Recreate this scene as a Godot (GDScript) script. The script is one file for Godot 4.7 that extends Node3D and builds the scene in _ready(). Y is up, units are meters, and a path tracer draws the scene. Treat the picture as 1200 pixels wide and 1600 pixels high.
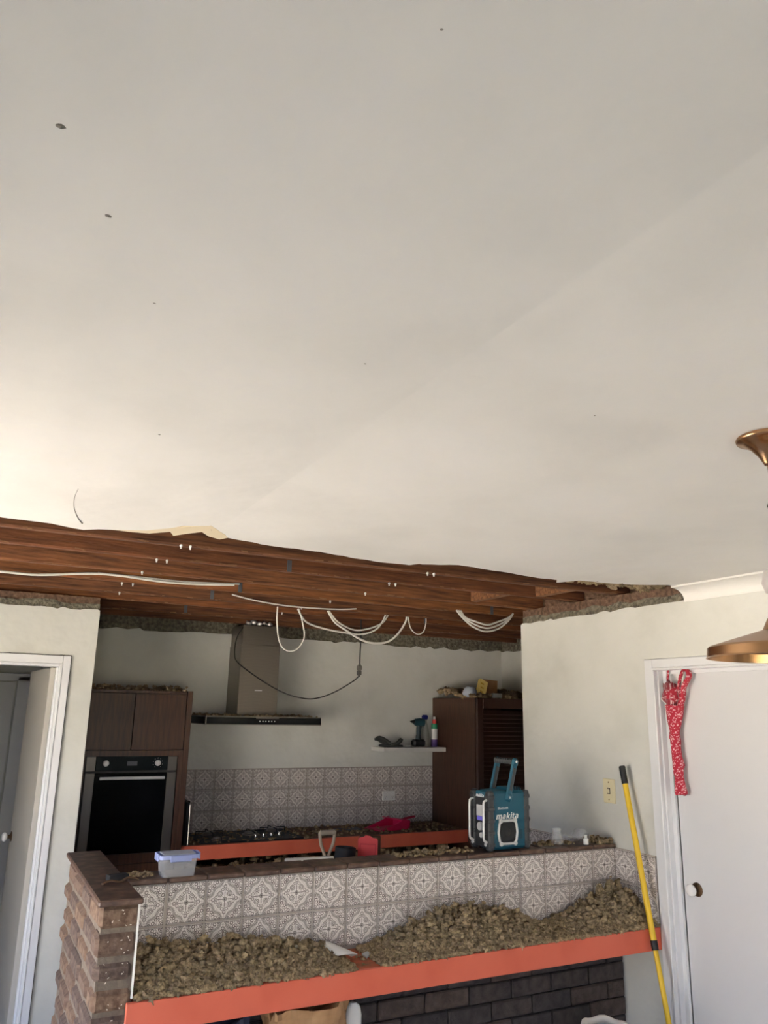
extends Node3D
# A half-demolished kitchen seen over a tiled half wall: ceiling cut away, joists bare, loose insulation on the shelf.

var M := {}
var rng := RandomNumberGenerator.new()
var used := {}

# ---------------------------------------------------------------- mesh helpers
func S() -> SurfaceTool:
	var st := SurfaceTool.new()
	st.begin(Mesh.PRIMITIVE_TRIANGLES)
	return st

func tri(st: SurfaceTool, a: Vector3, b: Vector3, c: Vector3, na: Vector3, nb: Vector3, nc: Vector3, ua := Vector2.ZERO, ub := Vector2.ZERO, uc := Vector2.ZERO) -> void:
	if (b - a).cross(c - a).dot(na + nb + nc) > 0.0:   # front faces run clockwise
		var t := b; b = c; c = t
		var n := nb; nb = nc; nc = n
		var u := ub; ub = uc; uc = u
	st.set_normal(na); st.set_uv(ua); st.add_vertex(a)
	st.set_normal(nb); st.set_uv(ub); st.add_vertex(b)
	st.set_normal(nc); st.set_uv(uc); st.add_vertex(c)

func quad(st: SurfaceTool, a: Vector3, b: Vector3, c: Vector3, d: Vector3, out: Vector3) -> void:
	var n := (b - a).cross(c - a)
	if n.length() < 1e-12:
		n = (c - a).cross(d - a)
	n = n.normalized()
	if n.dot(out) < 0.0:
		n = -n
	tri(st, a, b, c, n, n, n, Vector2(0, 1), Vector2(1, 1), Vector2(1, 0))
	tri(st, a, c, d, n, n, n, Vector2(0, 1), Vector2(1, 0), Vector2(0, 0))

func cbox(st: SurfaceTool, T: Transform3D, size: Vector3, bev := 0.0) -> void:
	var h := size * 0.5
	bev = minf(bev, minf(h.x, minf(h.y, h.z)) * 0.95)
	var ax := [Vector3.RIGHT, Vector3.UP, Vector3.BACK]
	for i in 3:
		var j := (i + 1) % 3
		var k := (i + 2) % 3
		if i == 2:
			j = 0; k = 1
		elif i == 0:
			j = 2; k = 1
		else:
			j = 0; k = 2
		for s in [-1.0, 1.0]:
			var o: Vector3 = ax[i] * h[i] * s
			var u: Vector3 = ax[j] * (h[j] - bev)
			var v: Vector3 = ax[k] * (h[k] - bev)
			quad(st, T * (o - u - v), T * (o + u - v), T * (o + u + v), T * (o - u + v), T.basis * (ax[i] * s))
	if bev <= 0.0:
		return
	for i in 3:
		var j := (i + 1) % 3
		var k := (i + 2) % 3
		for sj in [-1.0, 1.0]:
			for sk in [-1.0, 1.0]:
				var l: Vector3 = ax[i] * (h[i] - bev)
				var p1: Vector3 = ax[j] * h[j] * sj + ax[k] * (h[k] - bev) * sk
				var p2: Vector3 = ax[j] * (h[j] - bev) * sj + ax[k] * h[k] * sk
				quad(st, T * (p1 - l), T * (p1 + l), T * (p2 + l), T * (p2 - l), T.basis * (ax[j] * sj + ax[k] * sk))
	for sx in [-1.0, 1.0]:
		for sy in [-1.0, 1.0]:
			for sz in [-1.0, 1.0]:
				var a := T * Vector3(h.x * sx, (h.y - bev) * sy, (h.z - bev) * sz)
				var b := T * Vector3((h.x - bev) * sx, h.y * sy, (h.z - bev) * sz)
				var c := T * Vector3((h.x - bev) * sx, (h.y - bev) * sy, h.z * sz)
				var n: Vector3 = (T.basis * Vector3(sx, sy, sz)).normalized()
				tri(st, a, b, c, n, n, n)

func at(x: float, y: float, z: float) -> Transform3D:
	return Transform3D(Basis(), Vector3(x, y, z))

func rot(x: float, y: float, z: float, rx := 0.0, ry := 0.0, rz := 0.0) -> Transform3D:
	return Transform3D(Basis.from_euler(Vector3(deg_to_rad(rx), deg_to_rad(ry), deg_to_rad(rz))), Vector3(x, y, z))

# box between two corners
func bx(st: SurfaceTool, x0: float, y0: float, z0: float, x1: float, y1: float, z1: float, bev := 0.0) -> void:
	cbox(st, at((x0 + x1) / 2, (y0 + y1) / 2, (z0 + z1) / 2), Vector3(absf(x1 - x0), absf(y1 - y0), absf(z1 - z0)), bev)

func prism(st: SurfaceTool, T: Transform3D, poly: PackedVector2Array, depth: float) -> void:
	var idx := Geometry2D.triangulate_polygon(poly)
	var f := T.basis * Vector3.BACK
	for s in [0.0, 1.0]:
		var n: Vector3 = (f * (1.0 if s > 0.5 else -1.0)).normalized()
		for i in range(0, idx.size(), 3):
			var p := []
			for q in 3:
				var v := poly[idx[i + q]]
				p.append(T * Vector3(v.x, v.y, depth * s))
			tri(st, p[0], p[1], p[2], n, n, n)
	var area := 0.0
	for i in poly.size():
		area += poly[i].cross(poly[(i + 1) % poly.size()])
	for i in poly.size():
		var a := poly[i]
		var b := poly[(i + 1) % poly.size()]
		var e := (b - a)
		var o := Vector3(e.y, -e.x, 0) * signf(area)
		quad(st, T * Vector3(a.x, a.y, 0), T * Vector3(b.x, b.y, 0), T * Vector3(b.x, b.y, depth), T * Vector3(a.x, a.y, depth), T.basis * o)

func tube(st: SurfaceTool, pts: Array, radius, seg := 8, flat := 1.0) -> void:
	var n := pts.size()
	var dirs := []
	for i in n:
		dirs.append(((pts[mini(i + 1, n - 1)] as Vector3) - (pts[maxi(i - 1, 0)] as Vector3)).normalized())
	var up := Vector3.UP if absf(dirs[0].y) < 0.9 else Vector3.RIGHT
	var side: Vector3 = dirs[0].cross(up).normalized()
	var rings := []
	var norms := []
	for i in n:
		var d: Vector3 = dirs[i]
		side = (side - d * side.dot(d)).normalized()
		var up2: Vector3 = side.cross(d).normalized()
		var r: float = radius[i] if radius is Array else radius
		var ring := []
		var nn := []
		for k in seg:
			var a := TAU * k / seg
			ring.append((pts[i] as Vector3) + side * cos(a) * r + up2 * sin(a) * r * flat)
			nn.append((side * cos(a) * flat + up2 * sin(a)).normalized())
		rings.append(ring)
		norms.append(nn)
	for i in n - 1:
		for k in seg:
			var q := (k + 1) % seg
			tri(st, rings[i][k], rings[i + 1][k], rings[i + 1][q], norms[i][k], norms[i + 1][k], norms[i + 1][q])
			tri(st, rings[i][k], rings[i + 1][q], rings[i][q], norms[i][k], norms[i + 1][q], norms[i][q])
	for e in [0, n - 1]:
		var o: Vector3 = dirs[e] * (-1.0 if e == 0 else 1.0)
		for k in range(1, seg - 1):
			tri(st, rings[e][0], rings[e][k], rings[e][k + 1], o, o, o)

# smooth curve through points
func curve(pts: Array, each := 6) -> Array:
	var out := []
	var n := pts.size()
	for i in n - 1:
		var p0: Vector3 = pts[maxi(i - 1, 0)]
		var p1: Vector3 = pts[i]
		var p2: Vector3 = pts[i + 1]
		var p3: Vector3 = pts[mini(i + 2, n - 1)]
		for k in each:
			out.append(p1.cubic_interpolate(p2, p0, p3, float(k) / each))
	out.append(pts[n - 1])
	return out

# profile: Vector2(radius, height) turned round the local y axis; flat along the profile, round about it
func lathe(st: SurfaceTool, T: Transform3D, prof: Array, seg := 24, smooth := false) -> void:
	var n := prof.size()
	var pn := []
	for i in n - 1:
		var e: Vector2 = (prof[i + 1] as Vector2) - (prof[i] as Vector2)
		pn.append(Vector2(e.y, -e.x).normalized())
	for i in n - 1:
		var a: Vector2 = prof[i]
		var b: Vector2 = prof[i + 1]
		var na: Vector2 = pn[i]
		var nb: Vector2 = pn[i]
		if smooth:
			if i > 0:
				na = (pn[i] + pn[i - 1]).normalized()
			if i < n - 2:
				nb = (pn[i] + pn[i + 1]).normalized()
		for k in seg:
			var t0 := TAU * k / seg
			var t1 := TAU * (k + 1) / seg
			var c0 := Vector3(cos(t0), 0, sin(t0))
			var c1 := Vector3(cos(t1), 0, sin(t1))
			var A0 := T * (c0 * a.x + Vector3(0, a.y, 0))
			var A1 := T * (c1 * a.x + Vector3(0, a.y, 0))
			var B0 := T * (c0 * b.x + Vector3(0, b.y, 0))
			var B1 := T * (c1 * b.x + Vector3(0, b.y, 0))
			var nA0 := (T.basis * (c0 * na.x + Vector3(0, na.y, 0))).normalized()
			var nA1 := (T.basis * (c1 * na.x + Vector3(0, na.y, 0))).normalized()
			var nB0 := (T.basis * (c0 * nb.x + Vector3(0, nb.y, 0))).normalized()
			var nB1 := (T.basis * (c1 * nb.x + Vector3(0, nb.y, 0))).normalized()
			if b.x > 1e-6:
				tri(st, A0, B0, B1, nA0, nB0, nB1)
			if a.x > 1e-6:
				tri(st, A0, B1, A1, nA0, nB1, nA1)

# lumpy ball
func blob(st: SurfaceTool, c: Vector3, r: Vector3, rough: float, seed_: int, rows := 7, cols := 10, freq := 1.6) -> void:
	var nz := FastNoiseLite.new()
	nz.seed = seed_
	nz.frequency = freq
	nz.fractal_octaves = 3
	var P := []
	for i in rows + 1:
		var row := []
		var th := PI * i / rows
		for k in cols:
			var ph := TAU * k / cols
			var d := Vector3(sin(th) * cos(ph), cos(th), sin(th) * sin(ph))
			var q := 1.0 + rough * nz.get_noise_3dv(d * 1.3) * 2.0
			row.append(c + d * r * q)
		P.append(row)
	for i in rows:
		for k in cols:
			var k2 := (k + 1) % cols
			var a: Vector3 = P[i][k]; var b: Vector3 = P[i + 1][k]; var e: Vector3 = P[i + 1][k2]; var f: Vector3 = P[i][k2]
			var na := (a - c).normalized(); var nb := (b - c).normalized(); var ne := (e - c).normalized(); var nf := (f - c).normalized()
			if i < rows - 1:
				tri(st, a, b, e, na, nb, ne)
			if i > 0:
				tri(st, a, e, f, na, ne, nf)

# ---------------------------------------------------------------- naming helpers
func numbered(n: String) -> String:
	if not used.has(n):
		used[n] = 0
		return n
	used[n] += 1
	return "%s_%03d" % [n, used[n]]

func obj(called: String, st, m: Material, parent: Node3D = null) -> MeshInstance3D:
	var o := MeshInstance3D.new()
	o.mesh = st.commit() if st is SurfaceTool else st
	o.material_override = m
	if parent == null:
		o.name = numbered(called)
		add_child(o)
	else:
		o.name = called
		parent.add_child(o, true)
	return o

func tag(o: Node3D, label: String, category: String, group := "", kind := "") -> Node3D:
	o.set_meta("label", label)
	o.set_meta("category", category)
	if group:
		o.set_meta("group", group)
	if kind:
		o.set_meta("kind", kind)
	return o

func thing(called: String, label: String, category: String, pos: Vector3, group := "", ry := 0.0) -> Node3D:
	var o := Node3D.new()
	o.name = numbered(called)
	add_child(o)
	o.position = pos
	o.rotation.y = deg_to_rad(ry)
	tag(o, label, category, group)
	return o

func struct(called: String, st, m: Material, label: String, category: String) -> MeshInstance3D:
	var o := obj(called, st, m)
	tag(o, label, category, "", "structure")
	return o

# ---------------------------------------------------------------- material helpers
func ntex(seed_: int, freq: float, cols: Array, size := 256, octaves := 4, power := 1.0) -> ImageTexture:
	var nz := FastNoiseLite.new()
	nz.seed = seed_
	nz.frequency = freq
	nz.fractal_octaves = octaves
	nz.noise_type = FastNoiseLite.TYPE_SIMPLEX_SMOOTH
	var src := nz.get_seamless_image(size, size).get_data()
	var g := Gradient.new()
	var offs := PackedFloat32Array()
	var cc := PackedColorArray()
	for i in cols.size():
		offs.append(float(i) / maxf(1.0, cols.size() - 1))
		cc.append(cols[i])
	g.offsets = offs
	g.colors = cc
	var lut := []
	for i in 256:
		lut.append(g.sample(pow(i / 255.0, power)))
	var out := PackedByteArray()
	out.resize(size * size * 3)
	for i in size * size:
		var c: Color = lut[src[i]]
		out[i * 3] = int(c.r * 255); out[i * 3 + 1] = int(c.g * 255); out[i * 3 + 2] = int(c.b * 255)
	return ImageTexture.create_from_image(Image.create_from_data(size, size, false, Image.FORMAT_RGB8, out))

func bump(seed_: int, freq: float, strength: float, size := 256, octaves := 4) -> ImageTexture:
	var nz := FastNoiseLite.new()
	nz.seed = seed_
	nz.frequency = freq
	nz.fractal_octaves = octaves
	var im := nz.get_seamless_image(size, size)
	im.convert(Image.FORMAT_RGBA8)
	im.bump_map_to_normal_map(strength)
	return ImageTexture.create_from_image(im)

func mat(c: Color, rough := 0.7, metal := 0.0) -> StandardMaterial3D:
	var m := StandardMaterial3D.new()
	m.albedo_color = c
	m.roughness = rough
	m.metallic = metal
	return m

# texture laid on by the three world planes; scale is repeats per metre
func tmat(t: Texture2D, scale: Vector3, rough := 0.8, nt: Texture2D = null, ns := 0.5, metal := 0.0) -> StandardMaterial3D:
	var m := mat(Color.WHITE, rough, metal)
	m.albedo_texture = t
	m.uv1_triplanar = true
	m.uv1_world_triplanar = true
	m.uv1_triplanar_sharpness = 8.0
	m.uv1_scale = scale
	if nt:
		m.normal_enabled = true
		m.normal_texture = nt
		m.normal_scale = ns
	return m

func c8(r: int, g: int, b: int) -> Color:
	return Color(r / 255.0, g / 255.0, b / 255.0)

func ring(x: float, y: float, cx: float, cy: float, r: float, w: float) -> bool:
	return absf(Vector2(x - cx, y - cy).length() - r) < w

# the printed tile: an ogee lozenge with scrolls, symmetrical about both axes and the diagonals
func tile_print(n: int, light: Color, dark: Color) -> ImageTexture:
	var im := Image.create(n, n, false, Image.FORMAT_RGB8)
	var nz := FastNoiseLite.new()
	nz.seed = 5
	nz.frequency = 0.06
	var sn := FastNoiseLite.new()
	sn.seed = 17
	sn.frequency = 0.062
	sn.fractal_octaves = 1
	for j in n:
		for i in n:
			var u := absf((i + 0.5) / n * 2.0 - 1.0)
			var v := absf((j + 0.5) / n * 2.0 - 1.0)
			if v > u:
				var t := u; u = v; v = t
			var d := u + v - 1.05 - 0.065 * cos(TAU * (u - v))
			var k := 0.0
			var w := sn.get_noise_2d(u * 100.0, v * 100.0)
			if absf(d) < 0.026: k = 1.0
			elif absf(d - 0.080) < 0.017: k = 0.95
			elif absf(d + 0.075) < 0.015: k = 0.85
			elif d < -0.09:
				var r := Vector2(u, v).length()
				if r < 0.055: k = 1.0
				elif absf(r - 0.10) < 0.015: k = 0.9
				elif v < 0.014 and u < 0.60: k = 0.85
				elif ring(u, v, 0.28, 0.28, 0.13, 0.017): k = 0.9
				elif ring(u, v, 0.28, 0.28, 0.065, 0.016): k = 0.9
				elif ring(u, v, 0.66, 0.0, 0.08, 0.016): k = 0.9
				elif ring(u, v, 0.50, 0.13, 0.07, 0.016): k = 0.85
				elif absf(w) < 0.075: k = 0.85
			elif d > 0.10:
				var q := Vector2(1.0 - u, 1.0 - v).length()
				if q < 0.06: k = 0.95
				elif absf(q - 0.13) < 0.018: k = 0.95
				elif absf(q - 0.21) < 0.016: k = 0.9
				elif ring(u, v, 0.90, 0.48, 0.075, 0.02): k = 0.95
				elif ring(u, v, 0.72, 0.62, 0.065, 0.02): k = 0.95
				elif ring(u, v, 0.96, 0.26, 0.05, 0.018): k = 0.9
				elif absf(w) < 0.13: k = 0.95
			if u > 0.965: k = maxf(k, 0.55)  # dark edge: pattern border plus painted shadow along the joint
			k = clampf(k * (0.85 + 0.3 * nz.get_noise_2d(i * 2.0, j * 2.0)), 0.0, 1.0)
			im.set_pixel(i, j, light.lerp(dark, k))
	return ImageTexture.create_from_image(im)

# cloth print: small pale sprigs on red
func sprig_print(n: int, ground: Color, pale: Color) -> ImageTexture:
	var im := Image.create(n, n, false, Image.FORMAT_RGB8)
	im.fill(ground)
	var r := RandomNumberGenerator.new()
	r.seed = 11
	for q in 150:
		var cx := r.randi() % n
		var cy := r.randi() % n
		var rad := r.randf_range(2.0, 5.0)
		for j in range(-6, 7):
			for i in range(-6, 7):
				if Vector2(i, j).length() < rad * (0.7 + 0.4 * sin(5.0 * atan2(j, i))):
					im.set_pixel(posmod(cx + i, n), posmod(cy + j, n), pale)
	return ImageTexture.create_from_image(im)

# ---------------------------------------------------------------- the scene
func _ready() -> void:
	rng.seed = 7
	# camera: 1.81 m above the floor, turned 27 degrees to the right of the kitchen's axis, tilted up
	var cam := Camera3D.new()
	cam.name = "camera"
	add_child(cam)
	cam.transform = Transform3D(Basis.from_euler(Vector3(0.25164393, -0.47421356, 0.01993404)), Vector3(0, 1.81, 0))
	cam.fov = rad_to_deg(2.0 * atan(800.0 / 1212.06))
	cam.near = 0.05
	cam.far = 200.0
	cam.current = true
	# sky and sun: the sun stands high and to the side, so that it lights the paving outside the glass door and not the floor inside
	var env := Environment.new()
	var sm := ProceduralSkyMaterial.new()
	sm.sky_top_color = Color(0.40, 0.51, 0.72)
	sm.sky_horizon_color = Color(0.80, 0.81, 0.83)
	sm.ground_horizon_color = Color(0.62, 0.58, 0.52)
	sm.ground_bottom_color = Color(0.50, 0.46, 0.40)
	sm.energy_multiplier = 3.2
	var sky := Sky.new()
	sky.sky_material = sm
	env.background_mode = Environment.BG_SKY
	env.sky = sky
	env.tonemap_mode = Environment.TONE_MAPPER_LINEAR
	env.tonemap_exposure = 3.7
	env.sdfgi_enabled = true
	env.ssao_enabled = true
	env.ssil_enabled = true
	var we := WorldEnvironment.new()
	we.name = "world"
	we.environment = env
	add_child(we)
	var sun := DirectionalLight3D.new()
	sun.name = "sun"
	add_child(sun)
	sun.look_at_from_position(Vector3.ZERO, Vector3(-0.12, -0.80, 0.50))
	sun.light_energy = 8.0
	sun.light_color = Color(1.0, 0.97, 0.93)
	sun.light_angular_distance = 0.5
	sun.shadow_enabled = true
	materials()
	shell()
	joists()
	half_wall()
	kitchen()
	mantel()
	right_side()
	ledge_things()
	kitchen_things()
	cables()

func materials() -> void:
	var fine := bump(3, 0.05, 3.0)
	M.ceil = tmat(ntex(21, 0.012, [c8(217, 215, 209), c8(226, 224, 218), c8(230, 228, 223)], 256, 5), Vector3(0.4, 0.4, 0.4), 0.75, fine, 0.10)
	M.wall = tmat(ntex(22, 0.014, [c8(202, 202, 193), c8(211, 211, 203), c8(215, 215, 208)], 256, 5), Vector3(0.6, 0.6, 0.6), 0.7, fine, 0.15)
	M.gloss = mat(c8(222, 223, 224), 0.32)
	M.door = mat(c8(213, 213, 213), 0.38)
	M.cornice = mat(c8(228, 226, 220), 0.6)
	M.cement = tmat(ntex(24, 0.03, [c8(72, 68, 58), c8(116, 110, 94), c8(150, 144, 126)], 256, 5), Vector3(3, 3, 3), 0.95, bump(9, 0.06, 6.0), 1.0)
	M.rawbrick = tmat(ntex(25, 0.03, [c8(70, 52, 42), c8(108, 82, 64), c8(138, 114, 92)], 256, 5), Vector3(3, 3, 3), 0.95, fine, 1.0)
	M.core = mat(c8(216, 202, 172), 0.95)
	var wood := [c8(64, 39, 24), c8(102, 65, 41), c8(122, 80, 51), c8(140, 96, 63)]
	M.joist = tmat(ntex(26, 0.02, wood, 256, 5), Vector3(0.55, 9, 9), 0.85, fine, 0.5)
	M.joist2 = tmat(ntex(27, 0.02, [c8(74, 45, 27), c8(114, 75, 47), c8(132, 88, 55), c8(152, 106, 69)], 256, 5), Vector3(0.5, 8, 8), 0.85, fine, 0.5)
	M.joists = []
	for i in 8:
		var jm: StandardMaterial3D = (M.joist if i % 2 == 0 else M.joist2).duplicate()
		jm.albedo_color = [c8(236, 226, 218), c8(218, 196, 182), c8(255, 242, 222), c8(255, 238, 212), c8(232, 222, 210), c8(246, 224, 204), c8(214, 204, 198), c8(200, 190, 184)][i]
		jm.uv1_offset = Vector3(0.37 * i, 0.21 * i, 0.13 * i)
		M.joists.append(jm)
	M.rooftimber = tmat(ntex(28, 0.02, [c8(40, 26, 18), c8(62, 42, 30)], 128, 4), Vector3(1, 6, 6), 0.95)
	M.floor = tmat(ntex(29, 0.02, [c8(168, 160, 150), c8(186, 179, 170)], 256, 4), Vector3(1, 1, 1), 0.8)  # unseen floor, made pale to bounce light upward
	M.paving = tmat(ntex(30, 0.03, [c8(206, 196, 178), c8(224, 214, 198)], 256, 4), Vector3(0.5, 0.5, 0.5), 0.9)
	M.added_lawn = mat(c8(120, 116, 88), 0.95)  # dark ground tone chosen to bounce little light
	M.grout = mat(c8(176, 166, 156), 0.9)
	var tp := tile_print(256, c8(232, 225, 218), c8(74, 62, 56))
	M.tile = mat(Color.WHITE, 0.38)
	M.tile.albedo_texture = tp
	M.cap = tmat(ntex(31, 0.025, [c8(66, 48, 40), c8(92, 70, 58), c8(126, 104, 86)], 256, 5, 1.3), Vector3(2.2, 2.2, 2.2), 0.5)
	M.bead = mat(c8(236, 234, 228), 0.4)
	M.mortar = tmat(ntex(32, 0.04, [c8(100, 90, 80), c8(126, 115, 102)], 128, 4), Vector3(4, 4, 4), 0.95, fine, 1.0)
	var bt := [[c8(74, 56, 46), c8(104, 84, 70), c8(122, 102, 86)], [c8(84, 62, 48), c8(116, 94, 76), c8(134, 112, 92)], [c8(66, 52, 46), c8(94, 78, 68), c8(112, 96, 84)]]
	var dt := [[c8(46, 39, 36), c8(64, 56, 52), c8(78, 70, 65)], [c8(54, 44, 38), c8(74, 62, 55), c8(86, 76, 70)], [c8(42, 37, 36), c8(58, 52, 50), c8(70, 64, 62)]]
	M.brick = []
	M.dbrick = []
	for i in 3:
		M.brick.append(tmat(ntex(40 + i, 0.04, bt[i], 128, 5), Vector3(5, 5, 5), 0.9, fine, 1.2))
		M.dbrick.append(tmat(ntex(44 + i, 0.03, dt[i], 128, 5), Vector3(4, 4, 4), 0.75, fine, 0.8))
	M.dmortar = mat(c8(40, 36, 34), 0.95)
	M.speck = mat(c8(214, 204, 188), 0.9)
	M.orange = tmat(ntex(50, 0.02, [c8(208, 98, 72), c8(214, 104, 78), c8(217, 108, 82)], 128, 3), Vector3(1.5, 1.5, 1.5), 0.5)
	M.orangedust = tmat(ntex(51, 0.03, [c8(128, 96, 68), c8(176, 92, 60), c8(198, 92, 60)], 256, 5), Vector3(2.5, 2.5, 2.5), 0.75)
	M.counterdust = tmat(ntex(52, 0.03, [c8(92, 78, 62), c8(126, 98, 76), c8(150, 106, 80)], 256, 5), Vector3(2, 2, 2), 0.85)
	M.fluff = tmat(ntex(53, 0.06, [c8(142, 122, 92), c8(184, 162, 126), c8(210, 190, 154)], 128, 4), Vector3(12, 12, 12), 1.0)
	M.fluff.vertex_color_use_as_albedo = true
	M.fluffplain = tmat(M.fluff.albedo_texture, Vector3(12, 12, 12), 1.0)
	M.splinter = mat(c8(134, 98, 68), 0.9)
	M.veneer = tmat(ntex(55, 0.03, [c8(47, 27, 17), c8(69, 42, 27), c8(83, 53, 35)], 256, 4), Vector3(7, 0.5, 7), 0.45)
	M.louvre = mat(c8(56, 28, 16), 0.5)
	M.steel = tmat(ntex(57, 0.04, [c8(126, 119, 109), c8(136, 129, 118)], 128, 3), Vector3(1, 40, 1), 0.38, null, 0.0, 0.85)
	M.ovensteel = mat(c8(104, 100, 95), 0.42, 0.8)
	M.chrome = mat(c8(200, 198, 192), 0.2, 0.95)
	M.blackglass = mat(c8(10, 12, 14), 0.12)
	M.panelglass = mat(c8(22, 30, 32), 0.25)
	M.blackglass.metallic_specular = 0.3
	M.panelglass.metallic_specular = 0.22
	M.black = mat(c8(24, 24, 25), 0.55)
	M.rubber = mat(c8(34, 35, 36), 0.7)
	M.white = mat(c8(226, 226, 222), 0.5)
	M.cable = mat(c8(226, 224, 216), 0.5)
	M.tin = mat(c8(120, 124, 128), 0.45, 0.8)
	M.teal = mat(c8(18, 84, 104), 0.45)
	M.silver = mat(c8(206, 206, 204), 0.4, 0.3)
	M.smoke = mat(c8(58, 60, 60), 0.35)
	M.yellow = mat(c8(226, 186, 34), 0.42)
	M.brass = mat(c8(182, 142, 104), 0.26, 1.0)
	M.cream = mat(c8(226, 216, 178), 0.5)
	M.pink = mat(c8(206, 30, 84), 0.4)
	M.red = mat(c8(206, 66, 66), 0.55)
	M.brown = mat(c8(104, 78, 54), 0.9)
	M.card = tmat(ntex(58, 0.02, [c8(150, 108, 70), c8(176, 134, 92)], 128, 4), Vector3(4, 4, 4), 0.9)
	M.kraft = tmat(ntex(59, 0.02, [c8(160, 122, 84), c8(190, 152, 110)], 128, 4), Vector3(4, 4, 4), 0.85)
	M.navy = mat(c8(34, 40, 62), 0.7)
	M.porcelain = mat(c8(232, 230, 226), 0.18)
	M.clear = mat(Color(0.92, 0.95, 0.97, 0.12), 0.08)
	M.clear.transparency = BaseMaterial3D.TRANSPARENCY_ALPHA
	M.pane = mat(Color(0.95, 0.98, 0.97, 0.06), 0.02)
	M.pane.transparency = BaseMaterial3D.TRANSPARENCY_ALPHA
	M.tub = mat(Color(0.78, 0.78, 0.78, 0.30), 0.3)
	M.tub.transparency = BaseMaterial3D.TRANSPARENCY_ALPHA
	M.lid = mat(Color(0.62, 0.67, 0.86, 0.75), 0.3)
	M.lid.transparency = BaseMaterial3D.TRANSPARENCY_ALPHA
	M.cloth = tmat(sprig_print(128, c8(178, 34, 56), c8(232, 196, 196)), Vector3(9, 9, 9), 0.9)
	M.cloth.rim_enabled = true
	M.cloth.rim = 0.3
	M.spot = mat(c8(140, 134, 124), 0.9)
	M.green = mat(c8(30, 132, 92), 0.5)
	M.purple = mat(c8(96, 66, 138), 0.5)
	M.blue = mat(c8(38, 42, 130), 0.5)
	M.skyblue = mat(c8(150, 186, 206), 0.8)
	M.screen = mat(c8(120, 112, 220), 0.3)
	M.galv = mat(c8(92, 96, 102), 0.5, 0.7)
	M.trimline = mat(c8(70, 62, 54), 0.9)

# jagged top edge: list of (along, height) from a to b
func jag(a: float, b: float, base: float, amp: float, step: float, seed_: int) -> Array:
	var r := RandomNumberGenerator.new()
	r.seed = seed_
	var out := []
	var x := a
	while x < b:
		out.append(Vector2(x, base + r.randf_range(-amp, amp)))
		x += step * r.randf_range(0.35, 1.6)
	out.append(Vector2(b, base))
	return out

# a sheet in the local xy plane from y0 up to a jagged top
func ragged(st: SurfaceTool, T: Transform3D, a: float, b: float, y0: float, base: float, amp: float, step: float, seed_: int, depth: float) -> void:
	var poly := PackedVector2Array()
	for p in jag(a, b, base, amp, step, seed_):
		poly.append(p)
	poly.append(Vector2(b, y0))
	poly.append(Vector2(a, y0))
	prism(st, T, poly, depth)

# turn local x to world -z with local z to world -x (sheets on the right wall, facing -x)
func facing_left(x: float) -> Transform3D:
	return Transform3D(Basis(Vector3(0, 0, -1), Vector3.UP, Vector3(1, 0, 0)), Vector3(x, 0, 0))

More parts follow.
